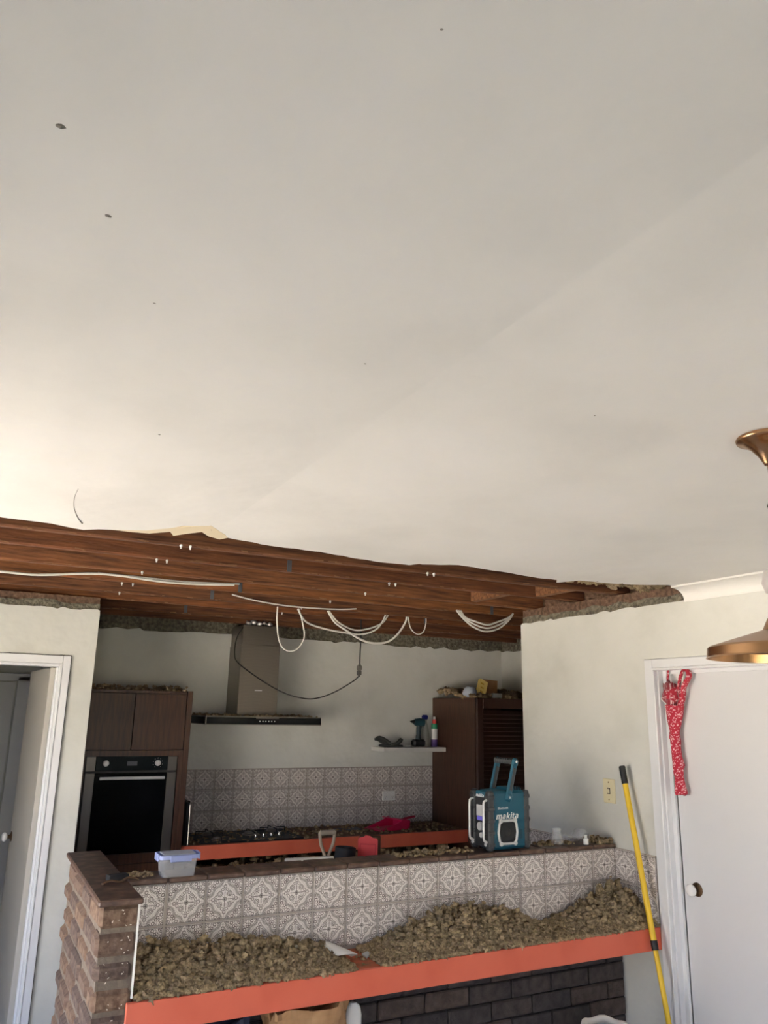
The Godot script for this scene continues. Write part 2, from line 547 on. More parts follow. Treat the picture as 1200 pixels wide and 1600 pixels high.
func shell() -> void:
	var st := S()
	bx(st, -1.3, -0.12, -7.3, 4.5, 0.0, 1.75)
	struct("floor", st, M.floor, "pale floor of the room, lightened for bounce, below the picture", "floor")
	st = S()
	bx(st, -30, -0.25, -30, -1.3, -0.15, 30)
	struct("ground", st, M.paving, "pale sunlit paving outside the glass door", "ground")
	st = S()
	bx(st, -1.3, -0.25, 1.8, 30, -0.15, 30)
	struct("added_ground_lawn", st, M.added_lawn, "made-up dark ground outside the added glass door behind the viewer", "ground")  # unseen ground added dark so the rear door spares the ceiling
	# --- ceiling: plasterboard, cut off raggedly at the kitchen side, slightly sagged along two board joints
	var edge := [Vector2(-1.2, -2.84), Vector2(-0.3, -2.85), Vector2(0.01, -2.856), Vector2(0.09, -2.86), Vector2(0.171, -2.864), Vector2(0.282, -2.91), Vector2(0.33, -2.87), Vector2(0.382, -2.846), Vector2(0.484, -2.794), Vector2(0.541, -2.723), Vector2(0.577, -2.655), Vector2(0.663, -2.60), Vector2(0.70, -2.65), Vector2(0.743, -2.703), Vector2(0.767, -2.751), Vector2(0.943, -2.80), Vector2(1.158, -2.807), Vector2(1.351, -2.856), Vector2(1.479, -2.873), Vector2(1.599, -2.865), Vector2(1.619, -2.816), Vector2(1.637, -2.822), Vector2(1.773, -2.75), Vector2(1.86, -2.76), Vector2(1.933, -2.773), Vector2(2.082, -2.789), Vector2(2.25, -2.82), Vector2(2.36, -2.815), Vector2(2.41, -2.88), Vector2(2.453, -2.77), Vector2(2.65, -2.748), Vector2(2.775, -2.708), Vector2(2.89, -2.64), Vector2(2.98, -2.63)]
	for i in edge.size():   # measured on a level ceiling; the sag moves the tear a little
		edge[i] *= (ceil_y(edge[i].x) - 1.81) / 0.61
	edge[-1].x = 2.98
	# fine tearing between those points
	var fine := []
	for i in edge.size() - 1:
		var a: Vector2 = edge[i]
		var b: Vector2 = edge[i + 1]
		var n := maxi(1, int(a.distance_to(b) / 0.035))
		for k in n:
			var p := a.lerp(b, float(k) / n)
			if k > 0:
				p.y += rng.randf_range(-0.005, 0.005)
			fine.append(p)
	fine.append(edge[-1])
	for c in [0.73, 1.86]:   # a vertex on each board joint
		for i in fine.size() - 1:
			if fine[i].x < c and fine[i + 1].x > c:
				fine.insert(i + 1, fine[i].lerp(fine[i + 1], (c - fine[i].x) / (fine[i + 1].x - fine[i].x)))
				break
	st = S()
	var lip := S()
	for i in fine.size() - 1:
		var a: Vector2 = fine[i]
		var b: Vector2 = fine[i + 1]
		var ya := ceil_y(a.x)
		var yb := ceil_y(b.x)
		var a0 := Vector3(a.x, ya, 1.65); var b0 := Vector3(b.x, yb, 1.65)
		var a1 := Vector3(a.x, ya, a.y); var b1 := Vector3(b.x, yb, b.y)
		var t := Vector3(0, 0.011, 0)
		quad(st, a0, b0, b1, a1, Vector3.DOWN)
		quad(st, a0 + t, b0 + t, b1 + t, a1 + t, Vector3.UP)
		quad(lip, a1, b1, b1 + t, a1 + t, Vector3(0, 0, -1))
	var ce := struct("ceiling", st, M.ceil, "off-white plasterboard ceiling, torn off above the half wall", "ceiling")
	obj("torn_edge", lip, M.core, ce)
	# small marks on the board: nail pops and a hairline crack
	for q in [[0.006, -0.815, 0.009], [0.078, -0.961, 0.008], [0.179, -1.167, 0.004], [0.318, -1.798, 0.006], [0.314, -0.512, 0.003], [1.114, -1.186, 0.004], [0.579, -1.218, 0.004]]:
		st = S()
		blob(st, Vector3(q[0], ceil_y(q[0]), q[1]), Vector3(q[2] * 0.55, 0.0006, q[2] * 0.45), 0.3, int(q[1] * -1000), 6, 9)
		obj("nail_mark", st, M.spot, ce)
	st = S()
	var ck := []
	for p in [[0.205, -2.40], [0.207, -2.52], [0.222, -2.66], [0.250, -2.80], [0.272, -2.875]]:
		ck.append(Vector3(p[0], ceil_y(p[0]) - 0.0003, p[1]))
	tube(st, curve(ck, 4), [0.0004, 0.0005, 0.0005, 0.0006, 0.0006, 0.0006, 0.0007, 0.0008, 0.0009, 0.001, 0.0012, 0.0014, 0.0016, 0.002, 0.0024, 0.0026, 0.003], 5)
	obj("crack", st, M.spot, ce)
	# --- roof over everything, unseen eave over the glass door, its depth shaped for the light
	st = S()
	bx(st, -2.0, 3.12, -7.4, 4.6, 3.22, 3.5)
	struct("roof", st, M.rooftimber, "dark underside of the roof above the joists", "roof")
	# --- right wall: solid behind, plaster in front with the door recess
	st = S()
	bx(st, 3.06, 0, -3.89, 3.2, 3.12, 1.7)
	bx(st, 2.985, 0, -3.89, 3.06, 2.43, -2.886)
	bx(st, 2.985, 2.04, -2.886, 3.06, 2.43, -1.97)
	bx(st, 2.985, 0, -1.97, 3.06, 2.43, 1.7)
	var wr := struct("wall_right", st, M.rawbrick, "cream plastered wall with the white door, brick bared along its top", "wall")
	st = S()
	ragged(st, facing_left(2.97), 2.886, 3.89, 0.0, 2.352, 0.006, 0.045, 3, 0.016)
	st = finish_plaster(st)
	obj("plaster", st, M.wall, wr)
	st = S()
	ragged(st, facing_left(2.976), 2.60, 3.885, 2.30, 2.388, 0.010, 0.06, 4, 0.012)
	obj("render_strip", st, M.cement, wr)
	st = S()
	bx(st, 2.978, 2.39, -3.885, 2.99, 2.432, -2.6)
	obj("brick_course", st, M.rawbrick, wr)
	# --- stub wall with the open door, on the left
	st = S()
	bx(st, 0.449, 0, -4.96, 0.61, 2.43, -4.852)
	bx(st, -0.345, 2.04, -4.96, 0.449, 2.43, -4.852)
	bx(st, -1.3, 0, -4.96, -0.345, 2.43, -4.852)
	var ws := struct("wall_front", st, M.rawbrick, "cream wall round the open doorway, brick bared along its top", "wall")
	st = S()
	var top := PackedVector2Array()
	for p in jag(-1.2, 0.615, 2.354, 0.007, 0.05, 8):
		top.append(p)
	for p in [Vector2(0.615, 0), Vector2(0.449, 0), Vector2(0.449, 2.04), Vector2(-0.345, 2.04), Vector2(-0.345, 0), Vector2(-1.2, 0)]:
		top.append(p)
	prism(st, at(0, 0, -4.856), top, 0.016)
	bx(st, 0.605, 0, -4.96, 0.617, 2.34, -4.845)
	obj("plaster", st, M.wall, ws)
	st = S()
	ragged(st, at(0, 0, -4.858), -1.2, 0.612, 2.30, 2.392, 0.012, 0.07, 9, 0.012)
	obj("render_strip", st, M.cement, ws)
	# --- kitchen back wall
	st = S()
	bx(st, 0.5, 0, -6.1, 4.45, 3.12, -5.962)
	var wb := struct("wall_back", st, M.cement, "pale kitchen wall behind the hood, render bared along its top", "wall")
	st = S()
	ragged(st, at(0, 0, -5.966), 0.6, 4.3, 0.0, 2.362, 0.012, 0.07, 12, 0.016)
	obj("plaster", st, M.wall, wb)
	# --- kitchen right wall and the return beside it
	st = S()
	bx(st, 4.315, 0, -5.96, 4.45, 3.12, -3.76)
	var wk := struct("wall_kitchen", st, M.cement, "short pale kitchen wall beyond the tall louvred cupboard", "wall")
	st = S()
	ragged(st, facing_left(4.30), 3.9, 5.952, 0.0, 2.362, 0.010, 0.06, 13, 0.016)
	obj("plaster", st, M.wall, wk)
	st = S()
	bx(st, 3.2, 0, -3.90, 4.4, 3.12, -3.76)
	struct("wall_return", st, M.wall, "kitchen wall behind the cream wall, out of sight", "wall")
	# --- wall between kitchen and hall, hall, rest of the room
	st = S()
	bx(st, 0.5, 0, -7.1, 0.605, 3.12, -4.96)
	struct("wall_hall", st, M.wall, "wall between the dim hall and the kitchen", "wall")
	st = S()
	bx(st, -1.3, 0, -7.25, 0.6, 3.12, -7.05)
	struct("wall_far", st, M.wall, "grey end wall of the dim hall behind the open door", "wall")
	st = S()
	bx(st, -1.3, 2.40, -7.05, 0.5, 2.43, -4.96)
	struct("ceiling_hall", st, M.ceil, "ceiling of the dim hall behind the open door", "ceiling")
	st = S()
	bx(st, -1.3, 0, 1.6, -0.9, 3.12, 1.75)
	bx(st, 1.5, 0, 1.6, 3.2, 3.12, 1.75)
	bx(st, -0.9, 2.1, 1.6, 1.5, 3.12, 1.75)
	struct("wall_rear", st, M.wall, "cream wall behind the viewer", "wall")
	st = S()
	bx(st, -1.3, 0, -7.25, -1.15, 3.12, -4.0)
	bx(st, -1.3, 0, -1.7, -1.15, 3.12, 1.75)
	bx(st, -1.3, 2.1, -4.0, -1.15, 3.12, -1.7)
	struct("wall_left", st, M.wall, "cream wall with the sliding glass door, left of the picture", "wall")
	st = S()
	for f in [[-4.0, -3.95], [-2.88, -2.82], [-1.75, -1.7]]:
		bx(st, -1.25, 0, f[0], -1.2, 2.1, f[1])
	bx(st, -1.25, 0.0, -4.0, -1.2, 0.04, -1.7)
	bx(st, -1.25, 2.05, -4.0, -1.2, 2.1, -1.7)
	var wn := struct("window_1", st, M.white, "sliding glass door to the sunlit paving, left of the picture", "glass door")
	for f in [[-3.95, -2.88], [-2.82, -1.75]]:
		st = S()
		bx(st, -1.228, 0.04, f[0], -1.222, 2.05, f[1])
		obj("pane", st, M.pane, wn)
	st = S()
	for f in [[-0.9, -0.85], [0.27, 0.33], [1.45, 1.5]]:
		bx(st, f[0], 0.0, 1.65, f[1], 2.1, 1.7)
	bx(st, -0.9, 0.0, 1.65, 1.5, 0.04, 1.7)
	bx(st, -0.9, 2.05, 1.65, 1.5, 2.1, 1.7)
	var w2 := struct("added_window_2", st, M.white, "added unseen glass door behind the viewer, lighting the walls that face it", "glass door")  # unseen door, added to brighten surfaces that face the viewer
	for f in [[-0.85, 0.27], [0.33, 1.45]]:
		st = S()
		bx(st, f[0], 0.04, 1.672, f[1], 2.05, 1.678)
		obj("pane", st, M.pane, w2)
	# --- cove cornice along the right wall, broken off where the ceiling ends
	st = S()
	var prof := PackedVector2Array()
	for i in 9:
		var t := PI / 2 * i / 8
		prof.append(Vector2(2.890 + 0.074 * sin(t), 2.404 - 0.052 * (1.0 - cos(t))))
	prof.append(Vector2(2.964, 2.344))
	prof.append(Vector2(2.985, 2.344))
	prof.append(Vector2(2.985, 2.43))
	prof.append(Vector2(2.882, 2.43))
	prof.append(Vector2(2.882, 2.404))
	prism(st, at(0, 0, -2.62), prof, 4.22)
	struct("trim_1", st, M.cornice, "white cove cornice along the top of the right wall, snapped off", "cornice")

func ceil_y(x: float) -> float:
	if x < 0.73:
		return 2.402 + 0.046 * (x + 1.2) / 1.93
	if x < 1.86:
		return 2.448 - 0.036 * (x - 0.73) / 1.13
	return 2.412

# the rest of the right wall's plaster: over the door and towards the viewer
func finish_plaster(st: SurfaceTool) -> SurfaceTool:
	bx(st, 2.97, 2.04, -2.886, 2.986, 2.352, -1.97)
	bx(st, 2.97, 0, -1.97, 2.986, 2.352, 1.62)
	bx(st, 2.97, 0, -3.9, 3.06, 2.345, -3.888)
	return st

# ---------------------------------------------------------------- joists
func joists() -> void:
	var zs := [-3.07, -3.43, -3.80, -4.21, -4.58, -4.92, -5.36, -5.74]
	var word := ["first", "second", "third", "fourth", "fifth", "sixth", "seventh", "eighth"]
	for i in zs.size():
		var z: float = zs[i]
		var x1 := 3.055 if z > -3.9 else 4.31
		var st := S()
		var y0: float = 2.432 + [0.0, 0.006, -0.002, 0.008, 0.0, 0.004, -0.002, 0.0][i]
		bx(st, -1.14, y0, z - 0.022, x1, y0 + [0.11, 0.085, 0.105, 0.07, 0.10, 0.085, 0.10, 0.10][i], z + 0.022, 0.007)
		var j := obj("ceiling_joist", st, M.joists[i])
		tag(j, "rough brown timber ceiling joist, %s from the torn ceiling edge" % word[i], "joist", "bare ceiling joists")
		# pale skin of plaster glue and splinters along the lower edge
		var sp := S()
		var r := RandomNumberGenerator.new()
		r.seed = 100 + i
		for k in 30:
			var x := r.randf_range(-0.1, x1)
			var L := r.randf_range(0.01, 0.05)
			cbox(sp, rot(x, y0 + r.randf_range(-0.001, 0.006), z + 0.0225, 0, 0, r.randf_range(-6, 6)), Vector3(L, r.randf_range(0.002, 0.005), 0.003))
		var spl := obj("splinters", sp, M.splinter, j)
		spl.set_meta("kind", "stuff")
	# straps and clips on the joist faces
	var js := {}
	for c in get_children():
		if str(c.name).begins_with("ceiling_joist"):
			js[js.size()] = c
	for q in [[1, 1.254], [3, 1.257], [3, 2.957], [4, 1.20], [5, 2.868], [6, 1.23]]:
		var z: float = zs[q[0]] + 0.022
		var st := S()
		bx(st, q[1] - 0.011, 2.437, z, q[1] + 0.011, 2.492, z + 0.003, 0.001)
		obj("metal_strap", st, M.galv, js[q[0]])
	for q in [[0, 0.663], [0, 0.70], [1, 0.642], [1, 0.686], [2, 0.65], [3, 0.624], [3, 0.679], [4, 0.671], [0, 1.794], [0, 1.828], [1, 1.784], [1, 1.82], [2, 1.833], [3, 1.804], [4, 1.769], [5, 1.766]]:
		var z: float = zs[q[0]] + 0.022
		var st := S()
		var T := at(q[1], 2.430, z)
		lathe(st, T * Transform3D(Basis(Vector3.RIGHT, PI / 2), Vector3.ZERO), [Vector2(0, -0.002), Vector2(0.005, 0.0), Vector2(0.006, 0.006), Vector2(0.002, 0.011), Vector2(0, 0.012)], 8)
		cbox(st, T * at(0, -0.006, 0.004), Vector3(0.006, 0.012, 0.006), 0.001)
		obj("cable_clip", st, M.white, js[q[0]])
	# short timber trimmers between the joists at the right
	for q in [[2.52, -3.45, -3.78], [2.70, -3.09, -3.41]]:
		var st := S()
		bx(st, q[0], 2.44, q[2], q[0] + 0.045, 2.535, q[1], 0.003)
		tag(obj("timber_nogging", st, M.joist2), "short brown timber nogging %s the right wall" % ("between the second and third joists by" if q[0] < 2.6 else "between the first and second joists by"), "nogging", "short timber noggings")
	# loose fill still lying above the board edge
	clumps("ceiling_insulation", "loose insulation lying on top of the torn ceiling edge at right", func(r): return Vector3(r.randf_range(2.4, 2.96), 2.435 + r.randf_range(0.0, 0.03), r.randf_range(-2.85, -2.68)), 260, 0.010, 0.022, M.fluff, 61)
	clumps("ceiling_insulation", "pale fibrous insulation hanging in the torn notch of the ceiling", func(r):
		var x: float = r.randf_range(0.40, 0.75)
		return Vector3(x, 2.458 + r.randf_range(0.0, 0.014), r.randf_range(-2.86, -2.74) + (0.0 if x < 0.56 else 0.06)), 200, 0.005, 0.012, M.fluff, 62)
	var pt := S()
	prism(pt, Transform3D(Basis(Vector3.RIGHT, -PI / 2), Vector3(0, 2.447, 0)), PackedVector2Array([Vector2(0.376, 2.977), Vector2(0.501, 2.914), Vector2(0.585, 2.810), Vector2(0.689, 2.706), Vector2(0.804, 2.873), Vector2(0.783, 2.925), Vector2(0.731, 2.893), Vector2(0.689, 2.831), Vector2(0.647, 2.893), Vector2(0.611, 2.956), Vector2(0.585, 2.893), Vector2(0.522, 2.967), Vector2(0.459, 2.977)]), 0.006)
	tag(obj("torn_board", pt, M.core), "torn cream layer of board showing in the notch of the ceiling edge", "board")

# many small lumps: loose fill nobody could count
var lumps := []
func clumps(called: String, label: String, where: Callable, n: int, r0: float, r1: float, m: Material, seed_: int, category := "insulation") -> MultiMeshInstance3D:
	if lumps.is_empty():
		for k in 3:
			var st := S()
			blob(st, Vector3.ZERO, Vector3.ONE, 0.8, 300 + k, 10, 14, 3.4)
			lumps.append(st.commit())
	var r := RandomNumberGenerator.new()
	r.seed = seed_
	var mm := MultiMesh.new()
	mm.transform_format = MultiMesh.TRANSFORM_3D
	mm.use_colors = true
	mm.mesh = lumps[seed_ % 3]
	mm.instance_count = n
	for i in n:
		var s := r.randf_range(r0, r1)
		var b := Basis.from_euler(Vector3(r.randf() * TAU, r.randf() * TAU, r.randf() * TAU)).scaled(Vector3(s * r.randf_range(0.7, 1.3), s * r.randf_range(0.6, 1.0), s * r.randf_range(0.7, 1.3)))
		mm.set_instance_transform(i, Transform3D(b, where.call(r)))
		var t := r.randf_range(0.62, 1.0)
		mm.set_instance_color(i, Color(t, t * r.randf_range(0.96, 1.0), t * r.randf_range(0.9, 1.0)))
	var o := MultiMeshInstance3D.new()
	o.multimesh = mm
	o.material_override = m
	o.name = numbered(called)
	add_child(o)
	tag(o, label, category, "", "stuff")
	return o

# ---------------------------------------------------------------- tiled half wall, brick pier, fireplace bricks
func tile_mesh(w: float, h: float, u0 := 0.0, u1 := 1.0, v0 := 0.0, v1 := 1.0) -> ArrayMesh:
	var st := S()
	var b := 0.002
	var d := 0.008
	var n := Vector3.BACK
	var p := [Vector3(b, b, d), Vector3(w - b, b, d), Vector3(w - b, h - b, d), Vector3(b, h - b, d)]
	var q := [Vector3(0, 0, d - b), Vector3(w, 0, d - b), Vector3(w, h, d - b), Vector3(0, h, d - b)]
	tri(st, p[0], p[1], p[2], n, n, n, Vector2(u0, v1), Vector2(u1, v1), Vector2(u1, v0))
	tri(st, p[0], p[2], p[3], n, n, n, Vector2(u0, v1), Vector2(u1, v0), Vector2(u0, v0))
	for i in 4:
		var k := (i + 1) % 4
		var o: Vector3 = (q[i] + q[k]) * 0.5 - Vector3(w / 2, h / 2, 0)
		quad(st, p[i], p[k], q[k], q[i], o)
		quad(st, q[i], q[k], q[k] - n * (d - b), q[i] - n * (d - b), o - n * o.z)
	return st.commit()

func put(parent: Node3D, called: String, mesh: Mesh, m: Material, T: Transform3D) -> MeshInstance3D:
	var o := obj(called, mesh, m, parent)
	o.transform = T
	return o

func brick_meshes(L: float, H: float, D: float, bev: float) -> Array:
	var out := []
	for k in 3:
		var st := S()
		cbox(st, Transform3D(), Vector3(L, H, D), bev * (0.8 + 0.3 * k))
		out.append(st.commit())
	return out

func half_wall() -> void:
	var st := S()
	bx(st, 0.609, 0, -3.30, 2.985, 1.172, -3.1725)
	var w := struct("wall_divider", st, M.grout, "half wall faced with patterned tiles above the orange shelf", "half wall")
	var P := 0.1475
	var g := 0.0065
	var full := tile_mesh(P - g, P - g)
	for row in 2:
		var y0 := 1.1735 - P * (row + 1) + g / 2
		for c in 16:
			var x0 := 2.962 - P * (c + 1)
			if x0 < 0.61:
				var cut := x0 + P - 0.612
				put(w, "tile", tile_mesh(cut - g, P - g, 1.0 - cut / P, 1.0), M.tile, at(0.612, y0, -3.176))
			else:
				put(w, "tile", full, M.tile, at(x0 + g / 2, y0, -3.176))
	# brown cap tiles along the top
	var capm := S()
	cbox(capm, Transform3D(), Vector3(P - 0.003, 0.020, 0.152), 0.005)
	var capmesh := capm.commit()
	for c in 16:
		put(w, "cap_tile", capmesh, M.cap, at(2.962 - P * (c + 0.5) - 0.03 * 0.0, 1.183, -3.234))
	# tiles returning on the right wall, in front of the half wall and behind it
	var wr: Node3D = get_node("wall_right")
	var bd := S()
	bx(bd, 2.9585, 0.873, -3.176, 2.971, 1.174, -2.902)
	bx(bd, 2.9585, 0.87, -3.885, 2.971, 1.174, -3.30)
	obj("tile_bed", bd, M.grout, wr)
	var fl := func(z: float, y: float) -> Transform3D: return Transform3D(Basis(Vector3(0, 0, 1), Vector3.UP, Vector3(-1, 0, 0)), Vector3(2.962, y, z))
	for row in 2:
		var y0 := 1.1735 - P * (row + 1) + g / 2
		put(wr, "tile", full, M.tile, fl.call(-3.168 + g / 2, y0))
		put(wr, "tile", tile_mesh(0.116, P - g, 0.0, 0.79), M.tile, fl.call(-3.168 + P + g / 2, y0))
		for k in 4:
			if k == 3:
				put(wr, "tile", tile_mesh(0.137, P - g, 0.07, 1.0), M.tile, fl.call(-3.88, y0))
			else:
				put(wr, "tile", full, M.tile, fl.call(-3.30 - P * (k + 1) + g / 2, y0))
	# fireplace bricks under the shelf
	st = S()
	bx(st, 0.62, 0, -3.178, 2.968, 0.79, -3.162)
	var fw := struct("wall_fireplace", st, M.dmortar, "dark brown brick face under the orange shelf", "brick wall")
	var bm := brick_meshes(0.216, 0.071, 0.02, 0.005)
	var r := RandomNumberGenerator.new()
	r.seed = 5
	for row in 10:
		var y := 0.668 + 0.0375 - 0.0755 * row + 0.0
		if y < 0.03:
			break
		var x := 2.962 - (0.108 if row % 2 == 0 else 0.0) + 0.008
		if row % 2 == 0:
			# half brick at the right end, cut against the wall
			var hb := S()
			cbox(hb, Transform3D(), Vector3(0.102, 0.071, 0.02), 0.005)
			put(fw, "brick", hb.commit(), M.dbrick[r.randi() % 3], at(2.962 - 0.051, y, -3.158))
			x = 2.962 - 0.108
		else:
			x = 2.962
		while x > 0.75:
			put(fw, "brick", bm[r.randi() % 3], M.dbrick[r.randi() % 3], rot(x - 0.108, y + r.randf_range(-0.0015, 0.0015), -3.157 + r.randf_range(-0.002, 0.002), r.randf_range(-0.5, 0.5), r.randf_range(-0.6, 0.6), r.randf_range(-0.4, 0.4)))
			x -= 0.222
	# brick pier that ends the half wall
	var p := thing("brick_pier", "brown brick pier with a dark tiled cap, left of the orange shelf", "pier", Vector3(0.54, 0, -3.39))
	st = S()
	bx(st, -0.056, 0, -0.462, 0.060, 1.168, 0.458)
	obj("mortar", st, M.mortar, p)
	var pb := brick_meshes(0.210, 0.069, 0.130, 0.014)
	var ph := brick_meshes(0.100, 0.069, 0.130, 0.014)
	for row in 14:
		var y := 1.128 - 0.083 * row
		if y < 0.03:
			break
		var z := 0.472
		if row % 2 == 1:
			put(p, "brick", ph[r.randi() % 3], M.brick[r.randi() % 3], rot(-0.003 + r.randf_range(-0.003, 0.002), y, z - 0.052, 0, 90 + r.randf_range(-1.2, 1.2), r.randf_range(-0.8, 0.8)))
			z -= 0.113
		while z > -0.40:
			var L := minf(0.214, z + 0.47)
			var o := put(p, "brick", pb[r.randi() % 3], M.brick[r.randi() % 3], rot(-0.003 + r.randf_range(-0.004, 0.003), y + r.randf_range(-0.002, 0.002), z - L / 2, 0, 90 + r.randf_range(-1.0, 1.0), r.randf_range(-0.8, 0.8)))
			o.scale.x = L / 0.216
			z -= 0.224
	# pale specks of paint on the end bricks
	st = S()
	for k in 30:
		var y := 1.13 - 0.083 * (r.randi() % 5) + r.randf_range(-0.028, 0.028)
		cbox(st, rot(r.randf_range(-0.045, 0.045), y, 0.4735 + 0.001, 0, 0, r.randf_range(-60, 60)), Vector3(r.randf_range(0.002, 0.007), r.randf_range(0.0015, 0.003), 0.002))
	obj("paint_specks", st, M.speck, p).set_meta("kind", "stuff")
	st = S()
	bx(st, -0.076, 1.168, -0.482, 0.069, 1.188, 0.496, 0.005)
	obj("cap", st, M.cap, p)
	st = S()
	bx(st, 0.058, 0.88, 0.466, 0.064, 1.167, 0.472)
	obj("bead", st, M.bead, p)
	st = S()
	bx(st, 0.058, 0.88, -0.40, 0.064, 1.167, 0.466)
	obj("side_tiling", st, M.grout, p)

# ---------------------------------------------------------------- fitted kitchen
func kitchen() -> void:
	# splashback tiles on the back wall
	var wb: Node3D = get_node("wall_back")
	var P := 0.1472
	var g := 0.006
	var st := S()
	bx(st, 1.34, 0.936, -5.952, 3.556, 1.372, -5.9415)
	obj("tile_bed", st, M.grout, wb)
	var full := tile_mesh(P - g, P - g)
	for row in 3:
		var y0 := 1.372 - P * (row + 1) + g / 2
		for c in 16:
			var x1 := 3.597 - P * c
			var x0 := x1 - P
			if c == 0:
				put(wb, "tile", tile_mesh(0.106, P - g, 0.0, 0.72), M.tile, at(x0 + g / 2, y0, -5.945))
			elif x0 < 1.34:
				if x1 > 1.37:
					put(wb, "tile", tile_mesh(x1 - 1.34 - g, P - g, 1.0 - (x1 - 1.34) / P, 1.0), M.tile, at(1.34, y0, -5.945))
			else:
				put(wb, "tile", full, M.tile, at(x0 + g / 2, y0, -5.945))
	# tall oven cupboard
	var t := thing("oven_cupboard", "tall brown wood-veneer cupboard with the built-in oven", "cupboard", Vector3(0.985, 0, -5.66))
	st = S()
	bx(st, -0.352, 0.0, -0.285, -0.335, 1.917, 0.28, 0.001)
	bx(st, 0.316, 0.0, -0.285, 0.352, 1.917, 0.285, 0.001)
	bx(st, -0.335, 1.895, -0.285, 0.316, 1.913, 0.262)
	bx(st, -0.335, 1.50, -0.285, 0.316, 1.535, 0.28)
	bx(st, -0.335, 0.86, -0.285, 0.316, 0.915, 0.28)
	bx(st, -0.335, 0.0, -0.285, 0.316, 1.9, -0.265)
	bx(st, -0.335, 0.915, -0.265, -0.29, 1.50, 0.28)
	bx(st, 0.287, 0.915, -0.265, 0.316, 1.50, 0.28)
	obj("carcass", st, M.veneer, t)
	for q in [[-0.333, -0.025], [-0.021, 0.312]]:
		st = S()
		bx(st, q[0], 1.538, 0.264, q[1], 1.893, 0.284, 0.0015)
		obj("door", st, M.veneer, t)
	st = S()
	bx(st, -0.333, 0.10, 0.264, 0.312, 0.855, 0.284, 0.0015)
	obj("drawer_front", st, M.veneer, t)
	clumps("cupboard_dust", "crumbs of insulation on top of the oven cupboard", func(r): return Vector3(r.randf_range(0.65, 1.31), 1.918 + r.randf_range(0, 0.008) + (0.02 if r.randf() < 0.15 else 0.0), r.randf_range(-5.90, -5.40)), 240, 0.006, 0.014, M.fluff, 70)
	# oven
	var ov := thing("built_in_oven", "black glass wall oven with steel side strips and two pale knobs", "oven", Vector3(0.983, 0.917, -5.385))
	st = S()
	bx(st, -0.284, 0.0, -0.22, 0.282, 0.583, 0.0)
	obj("body", st, M.black, ov)
	st = S()
	bx(st, -0.225, 0.496, 0.0, 0.222, 0.583, 0.012, 0.002)
	obj("control_panel", st, M.panelglass, ov)
	st = S()
	bx(st, -0.225, 0.0, 0.0, 0.222, 0.482, 0.012, 0.002)
	obj("glass_door", st, M.blackglass, ov)
	for s in [[-0.284, -0.226], [0.223, 0.282]]:
		st = S()
		bx(st, s[0], 0.0, 0.0, s[1], 0.482, 0.014, 0.002)
		bx(st, s[0], 0.494, 0.0, s[1], 0.583, 0.014, 0.002)
		obj("steel_strip", st, M.ovensteel, ov)
	st = S()
	bx(st, -0.20, 0.443, 0.032, 0.205, 0.462, 0.046, 0.003)
	bx(st, -0.18, 0.447, 0.010, -0.165, 0.458, 0.034)
	bx(st, 0.165, 0.447, 0.010, 0.18, 0.458, 0.034)
	obj("handle", st, M.silver, ov)
	for x in [-0.165, 0.158]:
		st = S()
		lathe(st, Transform3D(Basis(Vector3.RIGHT, PI / 2), Vector3(x, 0.541, 0.012)), [Vector2(0.019, 0), Vector2(0.018, 0.014), Vector2(0.012, 0.018), Vector2(0, 0.018)], 20)
		bx(st, x - 0.003, 0.528, 0.028, x + 0.003, 0.554, 0.034)
		obj("knob", st, M.silver, ov)
	for k in 9:
		var a := TAU * k / 10 - 0.9
		st = S()
		lathe(st, Transform3D(Basis(Vector3.RIGHT, PI / 2), Vector3(0.158 + 0.030 * cos(a), 0.541 + 0.030 * sin(a), 0.0122)), [Vector2(0.0022, 0), Vector2(0, 0.0005)], 6)
		obj("dial_mark", st, M.silver, ov)
	st = S()
	bx(st, -0.034, 0.526, 0.0118, 0.028, 0.552, 0.0128)
	obj("display", st, mat(c8(74, 78, 88), 0.3), ov)
	# back bench
	var b := thing("kitchen_bench", "dusty kitchen bench with an orange front edge under the hood", "bench", Vector3(2.45, 0, -5.67))
	st = S()
	bx(st, -1.108, 0.905, -0.264, 1.108, 0.935, 0.25)
	obj("worktop", st, M.counterdust, b)
	st = S()
	bx(st, -1.108, 0.846, 0.25, 1.108, 0.936, 0.272, 0.002)
	obj("front_edge", st, M.orange, b)
	st = S()
	bx(st, -1.108, 0.1, -0.264, 1.108, 0.70, 0.215)
	bx(st, -1.108, 0.70, -0.264, 1.108, 0.905, -0.25)
	obj("carcass", st, M.veneer, b)
	for k in 5:
		st = S()
		bx(st, -1.105 + 0.443 * k, 0.12, 0.215, -0.668 + 0.443 * k, 0.695, 0.233, 0.0015)
		obj("door", st, M.veneer, b)
	clumps("drawer_debris", "loose insulation in the open drawer gap under the bench", func(r): return Vector3(r.randf_range(1.4, 3.5), 0.70 + r.randf_range(0.0, 0.06) + (0.05 if r.randf() < 0.2 else 0.0), r.randf_range(-5.70, -5.47)), 420, 0.012, 0.03, M.fluff, 71)
	# gas cooktop
	var ck := thing("gas_cooktop", "dusty black gas cooktop with small knobs on the kitchen bench", "cooktop", Vector3(1.88, 0.936, -5.66))
	st = S()
	bx(st, -0.40, 0.0, -0.235, 0.33, 0.008, 0.225, 0.003)
	obj("plate", st, M.black, ck)
